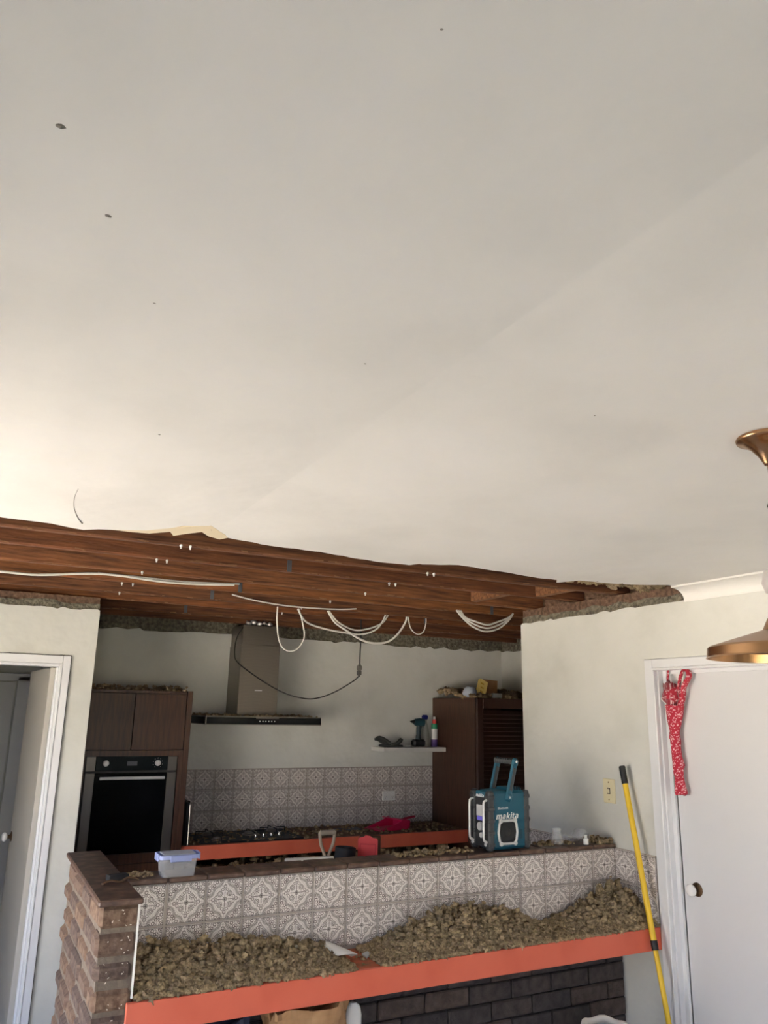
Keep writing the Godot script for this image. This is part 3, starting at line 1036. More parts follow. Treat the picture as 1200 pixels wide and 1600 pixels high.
	for q in [[-0.26, -0.10, 0.05], [-0.26, 0.12, 0.04], [0.02, -0.02, 0.06], [0.22, -0.13, 0.045]]:
		st = S()
		lathe(st, at(q[0], 0.008, q[1]), [Vector2(q[2], 0), Vector2(q[2], 0.006), Vector2(q[2] * 0.75, 0.010), Vector2(q[2] * 0.7, 0.018), Vector2(0, 0.02)], 20)
		obj("burner", st, M.steel, ck)
		for a in 4:
			st = S()
			var d := Vector3(cos(a * PI / 2), 0, sin(a * PI / 2))
			tube(st, [Vector3(q[0], 0.034, q[1]) + d * 0.03, Vector3(q[0], 0.034, q[1]) + d * 0.095, Vector3(q[0], 0.006, q[1]) + d * 0.098], 0.004, 6)
			obj("pan_support", st, M.black, ck)
	for k in 4:
		st = S()
		lathe(st, at(0.02 + 0.062 * k, 0.008, 0.10 - 0.012 * k), [Vector2(0.016, 0), Vector2(0.015, 0.018), Vector2(0.011, 0.022), Vector2(0, 0.022)], 14)
		obj("knob", st, M.chrome, ck)
	clumps("bench_dust", "brown insulation crumbs scattered over the kitchen bench", func(r): return Vector3(r.randf_range(1.4, 3.5), 0.938 + r.randf_range(0.0, 0.006), r.randf_range(-5.92, -5.43)), 420, 0.004, 0.011, M.fluff, 72)
	# range hood
	var h := thing("range_hood", "stainless steel chimney range hood with a dark glass front panel", "range hood", Vector3(1.885, 1.70, -5.8))
	st = S()
	bx(st, -0.150, 0.06, -0.143, 0.152, 0.574, 0.150, 0.002)
	obj("chimney_lower", st, M.steel, h)
	st = S()
	bx(st, -0.143, 0.574, -0.143, 0.150, 0.717, 0.146, 0.002)
	obj("chimney_upper", st, M.steel, h)
	st = S()
	bx(st, -0.428, 0.006, -0.143, 0.425, 0.054, 0.336, 0.002)
	obj("canopy", st, M.panelglass, h)
	st = S()
	bx(st, -0.430, 0.050, -0.143, 0.427, 0.058, 0.352, 0.001)
	bx(st, -0.430, 0.0, -0.143, 0.427, 0.006, 0.352, 0.001)
	bx(st, -0.430, 0.006, 0.336, -0.424, 0.05, 0.352)
	obj("steel_rim", st, M.steel, h)
	st = S()
	bx(st, -0.424, 0.006, 0.336, 0.427, 0.05, 0.35, 0.001)
	obj("glass_front", st, M.blackglass, h)
	st = S()
	bx(st, -0.07, 0.043, 0.350, 0.10, 0.0555, 0.353)
	obj("badge_strip", st, M.steel, h)
	for k in 6:
		st = S()
		bx(st, -0.045 + 0.022 * k, 0.022, 0.3495, -0.038 + 0.022 * k, 0.029, 0.3512)
		obj("button", st, M.silver, h)
	st = S()
	bx(st, -0.028, 0.238, 0.150, 0.028, 0.246, 0.152)
	obj("name_plate", st, M.silver, h)
	clumps("hood_dust", "insulation crumbs lying on the range hood canopy", func(r): return Vector3(r.randf_range(1.47, 2.30), 1.759 + r.randf_range(0.0, 0.006), r.randf_range(-5.93, -5.46)), 300, 0.004, 0.011, M.fluff, 73)
	st = S()
	for k in 5:
		blob(st, Vector3(1.80 + 0.04 * k, 2.436 + 0.008 * (k % 2), -5.72 + 0.02 * (k % 3)), Vector3(0.028, 0.016, 0.03), 0.5, 400 + k, 6, 8, 2.5)
	tag(obj("flexible_duct", st, mat(c8(190, 188, 184), 0.3, 0.8)), "crumpled silver foil duct on top of the hood chimney", "duct")
	# shelf
	st = S()
	bx(st, 2.98, 1.497, -5.95, 3.558, 1.531, -5.72, 0.003)
	tag(obj("floating_shelf", st, mat(c8(206, 204, 198), 0.45)), "thick pale floating shelf beside the louvred cupboard", "shelf")
	# tall louvred cupboard
	var lc := thing("louvred_cupboard", "tall dark brown cupboard with a louvred door", "cupboard", Vector3(3.925, 0, -5.61))
	st = S()
	bx(st, -0.365, 0, -0.334, -0.345, 1.93, 0.315, 0.001)
	bx(st, 0.345, 0, -0.334, 0.365, 1.93, 0.315, 0.001)
	bx(st, -0.345, 1.91, -0.334, 0.345, 1.93, 0.315)
	bx(st, -0.345, 0, -0.334, 0.345, 1.93, -0.32)
	bx(st, -0.345, 0, -0.32, 0.345, 0.1, 0.30)
	obj("carcass", st, M.veneer, lc)
	st = S()
	bx(st, -0.36, 0.10, 0.317, -0.305, 1.925, 0.345, 0.003)
	bx(st, 0.305, 0.10, 0.317, 0.36, 1.925, 0.345, 0.003)
	bx(st, -0.305, 1.85, 0.317, 0.305, 1.925, 0.345, 0.003)
	bx(st, -0.305, 0.10, 0.317, 0.305, 0.20, 0.345, 0.003)
	bx(st, -0.305, 0.97, 0.317, 0.305, 1.03, 0.345, 0.003)
	var ld := obj("louvred_door", st, M.louvre, lc)
	var sl := S()
	cbox(sl, Transform3D(), Vector3(0.612, 0.046, 0.008), 0.003)
	var slm := sl.commit()
	for k in 52:
		var y := 0.225 + 0.0325 * k
		if y > 1.84 or (y > 0.955 and y < 1.045):
			continue
		put(ld, "slat", slm, M.louvre, rot(0, y, 0.331, -40, 0, 0))
	# power point
	outlet(Vector3(3.141, 1.146, -5.937), 0.0, 0.116, 0.074, "white double power point on the patterned splashback tiles", M.white, true)

func outlet(pos: Vector3, ry: float, w: float, h: float, label: String, m: Material, double: bool) -> void:
	var o := thing("power_point" if double else "light_switch", label, "power point" if double else "switch", pos, "", ry)
	var st := S()
	cbox(st, at(0, 0, 0.005), Vector3(w, h, 0.010), 0.003)
	obj("plate", st, m, o)
	if double:
		for s in [-1.0, 1.0]:
			st = S()
			cbox(st, at(0.018 * s, 0.018, 0.011), Vector3(0.010, 0.014, 0.005), 0.0015)
			obj("rocker", st, m, o)
			st = S()
			for q in [[-0.006, 30.0], [0.006, -30.0]]:
				cbox(st, rot(0.033 * s + q[0], -0.008, 0.0101, 0, 0, q[1]), Vector3(0.0018, 0.007, 0.0006))
			cbox(st, at(0.033 * s, -0.020, 0.0101), Vector3(0.0018, 0.007, 0.0006))
			obj("socket", st, M.black, o)
	else:
		st = S()
		cbox(st, at(0, 0.0, 0.012), Vector3(0.013, 0.020, 0.007), 0.002)
		obj("toggle", st, m, o)
		st = S()
		for s in [-1.0, 1.0]:
			lathe(st, Transform3D(Basis(Vector3.RIGHT, PI / 2), Vector3(0, 0.042 * s, 0.0095)), [Vector2(0.0035, 0), Vector2(0.003, 0.0015), Vector2(0, 0.0018)], 8)
		obj("screw", st, M.brass, o)
		st = S()
		cbox(st, at(0, 0, 0.0102), Vector3(0.022, 0.030, 0.0008))
		obj("toggle_surround", st, M.trimline, o)

# ---------------------------------------------------------------- orange shelf with its heaps
func mantel() -> void:
	var m := thing("mantel_shelf", "long bright orange shelf strewn with insulation, under the tiled half wall", "shelf", Vector3(1.78, 0.78, -3.03))
	var st := S()
	bx(st, -1.165, 0.074, -0.135, 1.178, 0.091, 0.117)
	obj("board", st, M.orangedust, m)
	st = S()
	bx(st, -1.197, 0.0, 0.117, 1.180, 0.0925, 0.135, 0.0015)
	obj("front_edge", st, M.orange, m)
	var A := [Vector2(0.62, 0.075), Vector2(0.72, 0.10), Vector2(0.85, 0.085), Vector2(1.07, 0.078), Vector2(1.22, 0.058), Vector2(1.34, 0.04), Vector2(1.42, 0.004)]
	var B := [Vector2(1.53, 0.0), Vector2(1.60, 0.02), Vector2(1.75, 0.065), Vector2(1.90, 0.10), Vector2(2.02, 0.108), Vector2(2.14, 0.09), Vector2(2.26, 0.065), Vector2(2.36, 0.035), Vector2(2.46, 0.012)]
	var C := [Vector2(2.47, 0.008), Vector2(2.54, 0.03), Vector2(2.62, 0.05), Vector2(2.74, 0.09), Vector2(2.84, 0.122), Vector2(2.92, 0.105), Vector2(2.955, 0.08)]
	heap("insulation_heap", "shaggy brown heap of loose insulation at the shelf's left end by the pier", A, 81, 3400, 0.0)
	heap("insulation_heap", "broad brown mound of loose insulation in the middle of the orange shelf", B, 82, 3600, 0.0)
	heap("insulation_heap", "rounded brown heap of insulation in the corner behind the yellow pole", C, 83, 2400, -0.4)
	clumps("insulation_crumbs", "thin scatter of insulation crumbs on the bare part of the orange shelf", func(r): return Vector3(r.randf_range(0.7, 2.9), 0.873, r.randf_range(-3.13, -2.92)), 260, 0.003, 0.009, M.fluff, 84)
	# curved plaster shard, and two chips
	st = S()
	var n := 10
	for i in n:
		var a0 := PI * (0.08 + 0.84 * i / n)
		var a1 := PI * (0.08 + 0.84 * (i + 1) / n)
		var L0 := 0.062 * sin(a0) + 0.012
		var L1 := 0.062 * sin(a1) + 0.012
		for rr in [0.052, 0.049]:
			quad(st, Vector3(cos(a0) * rr, sin(a0) * rr * 0.62, -L0), Vector3(cos(a1) * rr, sin(a1) * rr * 0.62, -L1), Vector3(cos(a1) * rr, sin(a1) * rr * 0.62, L1), Vector3(cos(a0) * rr, sin(a0) * rr * 0.62, L0), Vector3(cos(a0), sin(a0), 0) * (1.0 if rr > 0.05 else -1.0))
		for s in [-1.0, 1.0]:
			quad(st, Vector3(cos(a0) * 0.052, sin(a0) * 0.032, L0 * s), Vector3(cos(a1) * 0.052, sin(a1) * 0.032, L1 * s), Vector3(cos(a1) * 0.049, sin(a1) * 0.0304, L1 * s), Vector3(cos(a0) * 0.049, sin(a0) * 0.0304, L0 * s), Vector3(0, 0, s))
	var sh := obj("cornice_shard", st, M.cornice)
	sh.transform = rot(1.405, 0.885, -3.05, 8, 28, -14)
	tag(sh, "white curved shard of cornice lying on the orange shelf", "shard")
	for q in [[1.52, 0.876, -3.04, 40.0, "grey flat plaster chip beside the curved shard", c8(176, 180, 176)], [1.60, 0.875, -3.05, 10.0, "tiny white plaster crumb on the bare orange board", c8(226, 224, 216)], [1.24, 0.925, -3.08, 70.0, "small cream plaster crumb on the left insulation heap", c8(226, 220, 200)]]:
		st = S()
		var big := 0.020 if "chip" in q[4] else 0.008
		prism(st, Transform3D(Basis(Vector3.RIGHT, -PI / 2), Vector3.ZERO), PackedVector2Array([Vector2(-big, -big * 0.6), Vector2(big * 0.7, -big * 0.8), Vector2(big * 1.2, big * 0.2), Vector2(0, big * 0.9)]), 0.006)
		var o := obj("plaster_chip", st, mat(q[5], 0.8))
		o.transform = rot(q[0], q[1], q[2], 0, q[3], 12)
		tag(o, q[4], "plaster chip")
	# things on the floor below the shelf
	st = S()
	var rings := []
	var r := RandomNumberGenerator.new()
	r.seed = 33
	var sk := thing("paper_sack", "crumpled brown paper sack standing below the orange shelf", "sack", Vector3(1.262, 0, -3.02))
	var nz := FastNoiseLite.new()
	nz.seed = 4
	nz.frequency = 9.0
	var rows := 26
	var cols := 40
	for i in rows + 1:
		var t := float(i) / rows
		var y := 0.752 * t
		var pin := 1.0 - 0.25 * smoothstep(0.75, 1.0, t)
		var ringp := []
		for k in cols:
			var a := TAU * k / cols
			var ca := signf(cos(a)) * pow(absf(cos(a)), 0.55)
			var sa := signf(sin(a)) * pow(absf(sin(a)), 0.55)
			var d := nz.get_noise_3d(cos(a) * 0.2, y, sin(a) * 0.2) * 0.045 * (0.4 + t)
			ringp.append(Vector3(ca * (0.158 + d * 0.6), y + (0.02 * nz.get_noise_1d(k * 0.03) if i == rows else 0.0), sa * (0.09 * pin + d * 0.7)))
		rings.append(ringp)
	for i in rows:
		for k in cols:
			var k2 := (k + 1) % cols
			quad(st, rings[i][k], rings[i][k2], rings[i + 1][k2], rings[i + 1][k], rings[i][k] * Vector3(1, 0, 1))
	obj("paper_body", st, M.kraft, sk)
	st = S()
	for k in cols:
		quad(st, rings[rows][k], rings[rows][(k + 1) % cols], Vector3(0, 0.70, 0), Vector3(0, 0.70, 0), Vector3.UP)
	obj("paper_fold", st, M.kraft, sk)
	var nb := thing("navy_bag", "dark navy cloth bag beside the brown paper sack", "bag", Vector3(0.915, 0, -3.02))
	st = S()
	var prev := []
	for i in 25:
		var t := i / 24.0
		var row := []
		for k in 40:
			var a := TAU * k / 40
			var ca := signf(cos(a)) * pow(absf(cos(a)), 0.6)
			var sa := signf(sin(a)) * pow(absf(sin(a)), 0.6)
			var d := nz.get_noise_3d(cos(a) * 0.15 + 5.0, t * 0.4, sin(a) * 0.15) * 0.05
			var w := 1.0 + 0.10 * sin(PI * t) - 0.12 * t
			row.append(Vector3(ca * (0.140 * w + d * 0.5), 0.735 * t + (0.01 * sin(a * 3.0) if i == 24 else 0.0), sa * (0.085 * w * (1.0 - 0.5 * t * t) + d * 0.5)))
		if i > 0:
			for k in 40:
				var k2 := (k + 1) % 40
				quad(st, prev[k], prev[k2], row[k2], row[k], prev[k] * Vector3(1, 0, 1))
		prev = row
	for k in 40:
		quad(st, prev[k], prev[(k + 1) % 40], Vector3(0, 0.70, 0), Vector3(0, 0.70, 0), Vector3.UP)
	obj("bag_body", st, M.navy, nb)
	for s in [-1.0, 1.0]:
		st = S()
		tube(st, curve([Vector3(-0.06, 0.72, 0.035 * s), Vector3(-0.05, 0.66, 0.085 * s), Vector3(0.0, 0.60, 0.097 * s), Vector3(0.05, 0.66, 0.085 * s), Vector3(0.06, 0.72, 0.035 * s)], 5), 0.010, 8, 0.4)
		obj("strap", st, M.navy, nb)
	var tr := thing("rolled_towel", "blue and white striped rolled towel leaning beside the paper sack", "towel", Vector3(1.478, 0, -3.06))
	for k in 6:
		st = S()
		tube(st, [Vector3(0, 0.12 * k, 0), Vector3(0, 0.12 * k + 0.12, 0)] if k < 5 else [Vector3(0, 0.6, 0), Vector3(0, 0.67, 0), Vector3(0, 0.70, 0), Vector3(0, 0.713, 0)], 0.034 if k < 5 else [0.034, 0.034, 0.028, 0.012], 16)
		obj("stripe", st, M.skyblue if k % 2 == 0 else M.white, tr)
	var bk := thing("waste_bin", "white bin with a crumpled white liner at the bottom right", "bin", Vector3(2.50, -0.0, -2.78))
	st = S()
	lathe(st, Transform3D(), [Vector2(0.0, 0.0), Vector2(0.085, 0.0), Vector2(0.092, 0.555), Vector2(0.094, 0.555), Vector2(0.086, 0.545), Vector2(0.08, 0.02), Vector2(0, 0.02)], 28)
	obj("bin_body", st, M.white, bk)
	st = S()
	var lip := []
	for k in 30:
		var a := TAU * k / 29
		lip.append(Vector3(cos(a) * 0.086, 0.568 + 0.005 * sin(a * 5.0), sin(a) * 0.086))
	tube(st, lip, 0.014, 10)
	obj("liner_rim", st, mat(c8(228, 222, 210), 0.75), bk)

func lerp_list(L: Array, x: float) -> float:
	if x <= L[0].x: return L[0].y
	for i in L.size() - 1:
		if x <= L[i + 1].x:
			return lerpf(L[i].y, L[i + 1].y, (x - L[i].x) / (L[i + 1].x - L[i].x))
	return L[-1].y

func heap(called: String, label: String, crest: Array, seed_: int, n: int, lean: float) -> void:
	var x0: float = crest[0].x
	var x1: float = crest[-1].x
	var nz := FastNoiseLite.new()
	nz.seed = seed_
	nz.frequency = 26.0
	nz.fractal_octaves = 3
	var hgt := func(x: float, z: float) -> float:
		var t := clampf((-2.903 - z) / 0.262, 0.0, 1.0)     # 0 at the front edge, 1 at the tiles
		var prof := smoothstep(-0.12, 0.62, t) * (1.0 - 0.30 * smoothstep(0.65, 1.0, t))
		return maxf(0.0, lerp_list(crest, x) * prof * (1.0 + 0.85 * nz.get_noise_2d(x, z)) - 0.004)
	var o := clumps(called, label, func(r):
		var x: float = r.randf_range(x0, x1)
		var z: float = r.randf_range(-3.155, -2.902)
		var h: float = hgt.call(x, z)
		return Vector3(x, 0.876 + h * (0.86 + 0.2 * r.randf()), z), n, 0.004, 0.0115, M.fluff, seed_)
	# the packed body of the heap under its loose skin
	var st := S()
	var nx := 60
	var nzz := 16
	for i in nx:
		for k in nzz:
			var P := []
			for q in [[0, 0], [1, 0], [1, 1], [0, 1]]:
				var x := lerpf(x0, x1, float(i + q[0]) / nx)
				var z := lerpf(-3.160, -2.91, float(k + q[1]) / nzz)
				P.append(Vector3(x, 0.8735 + hgt.call(x, z) * 0.9, z))
			quad(st, P[0], P[1], P[2], P[3], Vector3.UP)
	var body := obj("packed_fibre", st, M.fluffplain, o)
	body.set_meta("kind", "stuff")

# ---------------------------------------------------------------- right wall: door, cloth, switch, pole, lamp; left doorway
func knob(parent: Node3D, T: Transform3D) -> void:
	var k := Node3D.new()
	var st := S()
	lathe(st, T, [Vector2(0.0, 0.0), Vector2(0.030, 0.0), Vector2(0.029, 0.004), Vector2(0.018, 0.008), Vector2(0.011, 0.012), Vector2(0.010, 0.026), Vector2(0, 0.026)], 24)
	var rose := obj("knob_rose", st, mat(c8(96, 74, 52), 0.35, 0.8), parent)
	st = S()
	lathe(st, T * at(0, 0.022, 0), [Vector2(0.010, 0.0), Vector2(0.019, 0.005), Vector2(0.0255, 0.013), Vector2(0.0265, 0.020), Vector2(0.022, 0.029), Vector2(0.012, 0.034), Vector2(0, 0.035)], 28, true)
	obj("knob", st, M.porcelain, rose)
	k.free()

func right_side() -> void:
	# door in the right wall
	var st := S()
	bx(st, 3.022, 0.008, -2.797, 3.055, 2.026, -2.0, 0.0015)
	var d := struct("door_1", st, M.door, "plain white door with a porcelain knob in the right wall", "door")
	knob(d, Transform3D(Basis(Vector3(0, 0, 1), PI / 2), Vector3(3.022, 1.06, -2.722)))
	st = S()
	# jamb with a rebate, then the architrave with its raised inner bead
	bx(st, 2.975, 0, -2.886, 3.058, 2.045, -2.822)
	bx(st, 3.005, 0, -2.822, 3.02, 2.03, -2.800)
	bx(st, 2.975, 2.03, -2.886, 3.058, 2.045, -1.97)
	bx(st, 3.005, 2.014, -2.80, 3.02, 2.03, -2.0)
	bx(st, 2.975, 0, -2.0, 3.058, 2.045, -1.96)
	obj("door_jamb", st, M.gloss, d)
	st = S()
	bx(st, 2.956, 0, -2.893, 2.97, 2.085, -2.842, 0.003)
	bx(st, 2.950, 0, -2.842, 2.975, 2.034, -2.830, 0.003)
	bx(st, 2.956, 2.042, -2.842, 2.97, 2.085, -1.95, 0.003)
	bx(st, 2.950, 2.030, -2.842, 2.975, 2.042, -1.95, 0.003)
	obj("architrave", st, M.gloss, d)
	# red sprigged apron on an over-door hook
	var a := thing("apron", "twisted red apron with white sprigs hanging at the top of the white door", "apron", Vector3(2.998, 1.45, -2.758))
	var pts := []
	var rad := []
	var body := [[1.462, -2.726, 0.024], [1.475, -2.728, 0.026], [1.50, -2.730, 0.022], [1.54, -2.733, 0.019], [1.58, -2.735, 0.022], [1.60, -2.732, 0.024], [1.63, -2.737, 0.021], [1.67, -2.739, 0.020], [1.70, -2.739, 0.022], [1.74, -2.740, 0.020], [1.77, -2.738, 0.025], [1.80, -2.736, 0.031], [1.84, -2.731, 0.036], [1.865, -2.729, 0.040]]
	for q in body:
		pts.append(Vector3(-0.008, q[0] - 1.45, q[1] + 2.74))
		rad.append(q[2] * 1.3)
	st = S()
	tube(st, curve(pts, 4), spread(rad, 4), 16, 0.7)
	for q in [[1.725, -2.762, 0.013], [1.597, -2.712, 0.013], [1.475, -2.712, 0.016]]:
		blob(st, Vector3(-0.008, q[0] - 1.45, q[1] + 2.74), Vector3(0.012, 0.016, q[2]), 0.4, int(q[0] * 100), 7, 10)
	obj("skirt", st, M.cloth, a)
	st = S()
	blob(st, Vector3(-0.02, 0.465, 0.0), Vector3(0.026, 0.062, 0.040), 0.25, 9, 12, 16, 1.5)
	tube(st, curve([Vector3(-0.012, 0.40, 0.045), Vector3(-0.014, 0.45, 0.068), Vector3(-0.014, 0.50, 0.080), Vector3(-0.012, 0.545, 0.112), Vector3(-0.010, 0.57, 0.108), Vector3(-0.008, 0.58, 0.085)], 5), 0.016, 10, 0.6)
	obj("bib", st, M.cloth, a)
	st = S()
	tube(st, curve([Vector3(-0.010, 0.40, 0.030), Vector3(-0.012, 0.45, 0.052), Vector3(-0.014, 0.50, 0.050), Vector3(-0.010, 0.55, 0.062), Vector3(-0.006, 0.582, 0.080)], 5), 0.010, 8, 0.6)
	tube(st, curve([Vector3(-0.012, 0.50, -0.02), Vector3(-0.010, 0.54, -0.018), Vector3(-0.006, 0.582, -0.016)], 5), 0.007, 8, 0.6)
	obj("strap", st, M.cloth, a)
	st = S()
	tube(st, curve([Vector3(-0.012, 0.43, -0.045), Vector3(-0.024, 0.445, -0.052), Vector3(-0.012, 0.465, -0.046)], 5), 0.0035, 6)
	obj("white_tie", st, M.white, a)
	var hk := thing("door_hook", "white over-door hook above the red apron", "hook", Vector3(3.022, 2.0, -2.73))
	st = S()
	bx(st, -0.004, -0.04, -0.022, 0.0, 0.026, 0.030, 0.001)
	bx(st, -0.016, -0.035, 0.0, -0.004, -0.028, 0.01, 0.001)
	bx(st, -0.016, -0.035, 0.0, -0.012, -0.015, 0.01, 0.001)
	obj("hook_plate", st, M.white, hk)
	# light switch
	outlet(Vector3(2.970, 1.439, -3.190), -90.0, 0.083, 0.117, "cream switch plate with a small toggle on the right wall", M.cream, false)
	# yellow pole leaning in the corner
	var top := Vector3(2.93, 1.575, -3.045)
	var low := Vector3(2.60, 0.02, -2.35)
	var p0 := Vector3(2.925, 1.57, -3.05)
	var p1 := Vector3(2.885, 0.829, -2.868)
	var dirn := (p1 - p0).normalized()
	var foot := p0 + dirn * ((p0.y - 0.02) / -dirn.y)
	var po := thing("yellow_pole", "yellow telescopic pole with a black grip leaning on the right wall", "pole", foot)
	st = S()
	tube(st, [p0 + dirn * 0.08 - foot, p1 - foot], 0.0135, 16)
	obj("upper_tube", st, M.yellow, po)
	st = S()
	tube(st, [p1 - foot, Vector3.ZERO], 0.0115, 16)
	obj("lower_tube", st, M.yellow, po)
	st = S()
	tube(st, [p0 - foot, p0 + dirn * 0.004 - foot, p0 + dirn * 0.085 - foot], [0.013, 0.0155, 0.0155], 16)
	obj("grip", st, M.black, po)
	st = S()
	tube(st, [p1 - dirn * 0.004 - foot, p1 + dirn * 0.036 - foot], 0.0155, 16)
	obj("clamp", st, M.black, po)
	# brass pendant lamp
	var lamp := thing("pendant_lamp", "brass pendant lamp with a wide conical shade at the right edge", "lamp", Vector3(1.51, ceil_y(1.51), -1.07))
	st = S()
	lathe(st, Transform3D(), [Vector2(0.062, 0.0), Vector2(0.064, -0.004), Vector2(0.062, -0.010), Vector2(0.050, -0.014), Vector2(0.034, -0.026), Vector2(0.020, -0.044), Vector2(0.011, -0.062), Vector2(0.009, -0.066), Vector2(0, -0.066)], 48, true)
	obj("ceiling_rose", st, M.brass, lamp)
	st = S()
	tube(st, [Vector3(0, -0.06, 0), Vector3(0, -0.42, 0)], 0.004, 8)
	obj("stem", st, M.brass, lamp)
	st = S()
	lathe(st, at(0, -0.16, 0), [Vector2(0, 0.012), Vector2(0.010, 0.010), Vector2(0.013, 0), Vector2(0.010, -0.010), Vector2(0, -0.012)], 16, true)
	tube(st, [Vector3(-0.008, -0.16, 0.004), Vector3(-0.026, -0.16, 0.012)], 0.0025, 6)
	obj("thumbscrew", st, mat(c8(90, 88, 80), 0.4, 0.8), lamp)
	st = S()
	lathe(st, at(0, -0.33, 0), [Vector2(0.0, 0.03), Vector2(0.034, 0.026), Vector2(0.040, 0.0), Vector2(0.034, -0.02), Vector2(0.02, -0.028), Vector2(0, -0.028)], 24, true)
	obj("counterweight", st, mat(c8(196, 190, 188), 0.35, 0.2), lamp)
	st = S()
	lathe(st, at(0, -0.478, 0), [Vector2(0.030, 0.075), Vector2(0.036, 0.072), Vector2(0.047, 0.048), Vector2(0.155, 0.014), Vector2(0.160, 0.010), Vector2(0.162, -0.008), Vector2(0.164, -0.011), Vector2(0.161, -0.011), Vector2(0.158, 0.008), Vector2(0.150, 0.010), Vector2(0.044, 0.042), Vector2(0.030, 0.068)], 64)
	obj("shade", st, M.brass, lamp)
	st = S()
	lathe(st, at(0, -0.478, 0), [Vector2(0.014, 0.05), Vector2(0.016, 0.03), Vector2(0.034, 0.0), Vector2(0.034, -0.014), Vector2(0.022, -0.032), Vector2(0, -0.038)], 24, true)
	obj("bulb", st, M.porcelain, lamp)
	# doorway on the left: frame, open door, and the closed door at the end of the hall
	st = S()
	bx(st, 0.444, 0, -4.838, 0.486, 2.083, -4.822, 0.003)
	bx(st, -0.38, 2.036, -4.838, 0.444, 2.083, -4.822, 0.003)
	bx(st, -0.38, 0, -4.838, -0.336, 2.036, -4.822, 0.003)
	var f := struct("trim_2", st, M.gloss, "white frame round the open doorway at left", "door frame")
	st = S()
	bx(st, 0.432, 0, -4.842, 0.446, 2.038, -4.818, 0.003)
	bx(st, -0.34, 2.026, -4.842, 0.432, 2.038, -4.818, 0.003)
	obj("inner_bead", st, M.gloss, f)
	st = S()
	bx(st, 0.430, 0, -4.965, 0.452, 2.03, -4.838)
	bx(st, 0.420, 0, -4.935, 0.430, 2.02, -4.90)
	bx(st, -0.35, 2.022, -4.965, 0.452, 2.042, -4.838)
	bx(st, -0.36, 0, -4.965, -0.335, 2.03, -4.838)
	obj("door_jamb", st, M.gloss, f)
	st = S()
	ragged(st, at(0, 0, -4.84), -0.4, 0.489, 2.08, 2.0865, 0.002, 0.02, 21, 0.004)
	bx(st, 0.486, 0, -4.84, 0.489, 2.083, -4.836)
	obj("paint_gap", st, M.trimline, f)
	var leaf := S()
	bx(leaf, 0.0, 0.01, -0.73, 0.035, 2.018, 0.0, 0.001)
	var dl := obj("door_2", leaf, mat(c8(182, 178, 168), 0.45))  # leaf colour darkened to carry the shade of the hall
	tag(dl, "open white door, shade put into its colour, standing back into the dim hall", "door", "", "structure")
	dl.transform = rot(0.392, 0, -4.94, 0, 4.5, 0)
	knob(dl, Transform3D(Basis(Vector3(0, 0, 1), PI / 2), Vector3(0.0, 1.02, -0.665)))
	st = S()
	bx(st, -0.50, 0, -7.05, 0.315, 1.98, -7.03, 0.001)
	var hd := struct("door_3", st, M.door, "closed pale door at the far end of the dim hall", "door")
	st = S()
	bx(st, 0.325, 0, -7.05, 0.44, 2.03, -7.015, 0.004)
	bx(st, -0.6, 1.99, -7.05, 0.44, 2.05, -7.015, 0.004)
	obj("architrave", st, M.gloss, hd)

func spread(L: Array, each: int) -> Array:
	var out := []
	for i in L.size() - 1:
		for k in each:
			out.append(lerpf(L[i], L[i + 1], float(k) / each))
	out.append(L[-1])
	return out

func word(text: String, size: float, m: Material, parent: Node3D, T: Transform3D, italic := 0.0, squeeze := 1.0, weight := 700) -> void:
	var tm := TextMesh.new()
	var f := SystemFont.new()
	f.font_names = PackedStringArray(["Droid Sans"])
	f.font_weight = weight
	tm.font = f
	tm.text = text
	tm.font_size = 64
	tm.pixel_size = size / 64.0
	tm.depth = 0.0012
	tm.curve_step = 2.0
	var o := obj("lettering", tm, m, parent)
	o.transform = T * Transform3D(Basis(Vector3(squeeze, 0, 0), Vector3(italic, 1, 0), Vector3(0, 0, 1)), Vector3.ZERO)

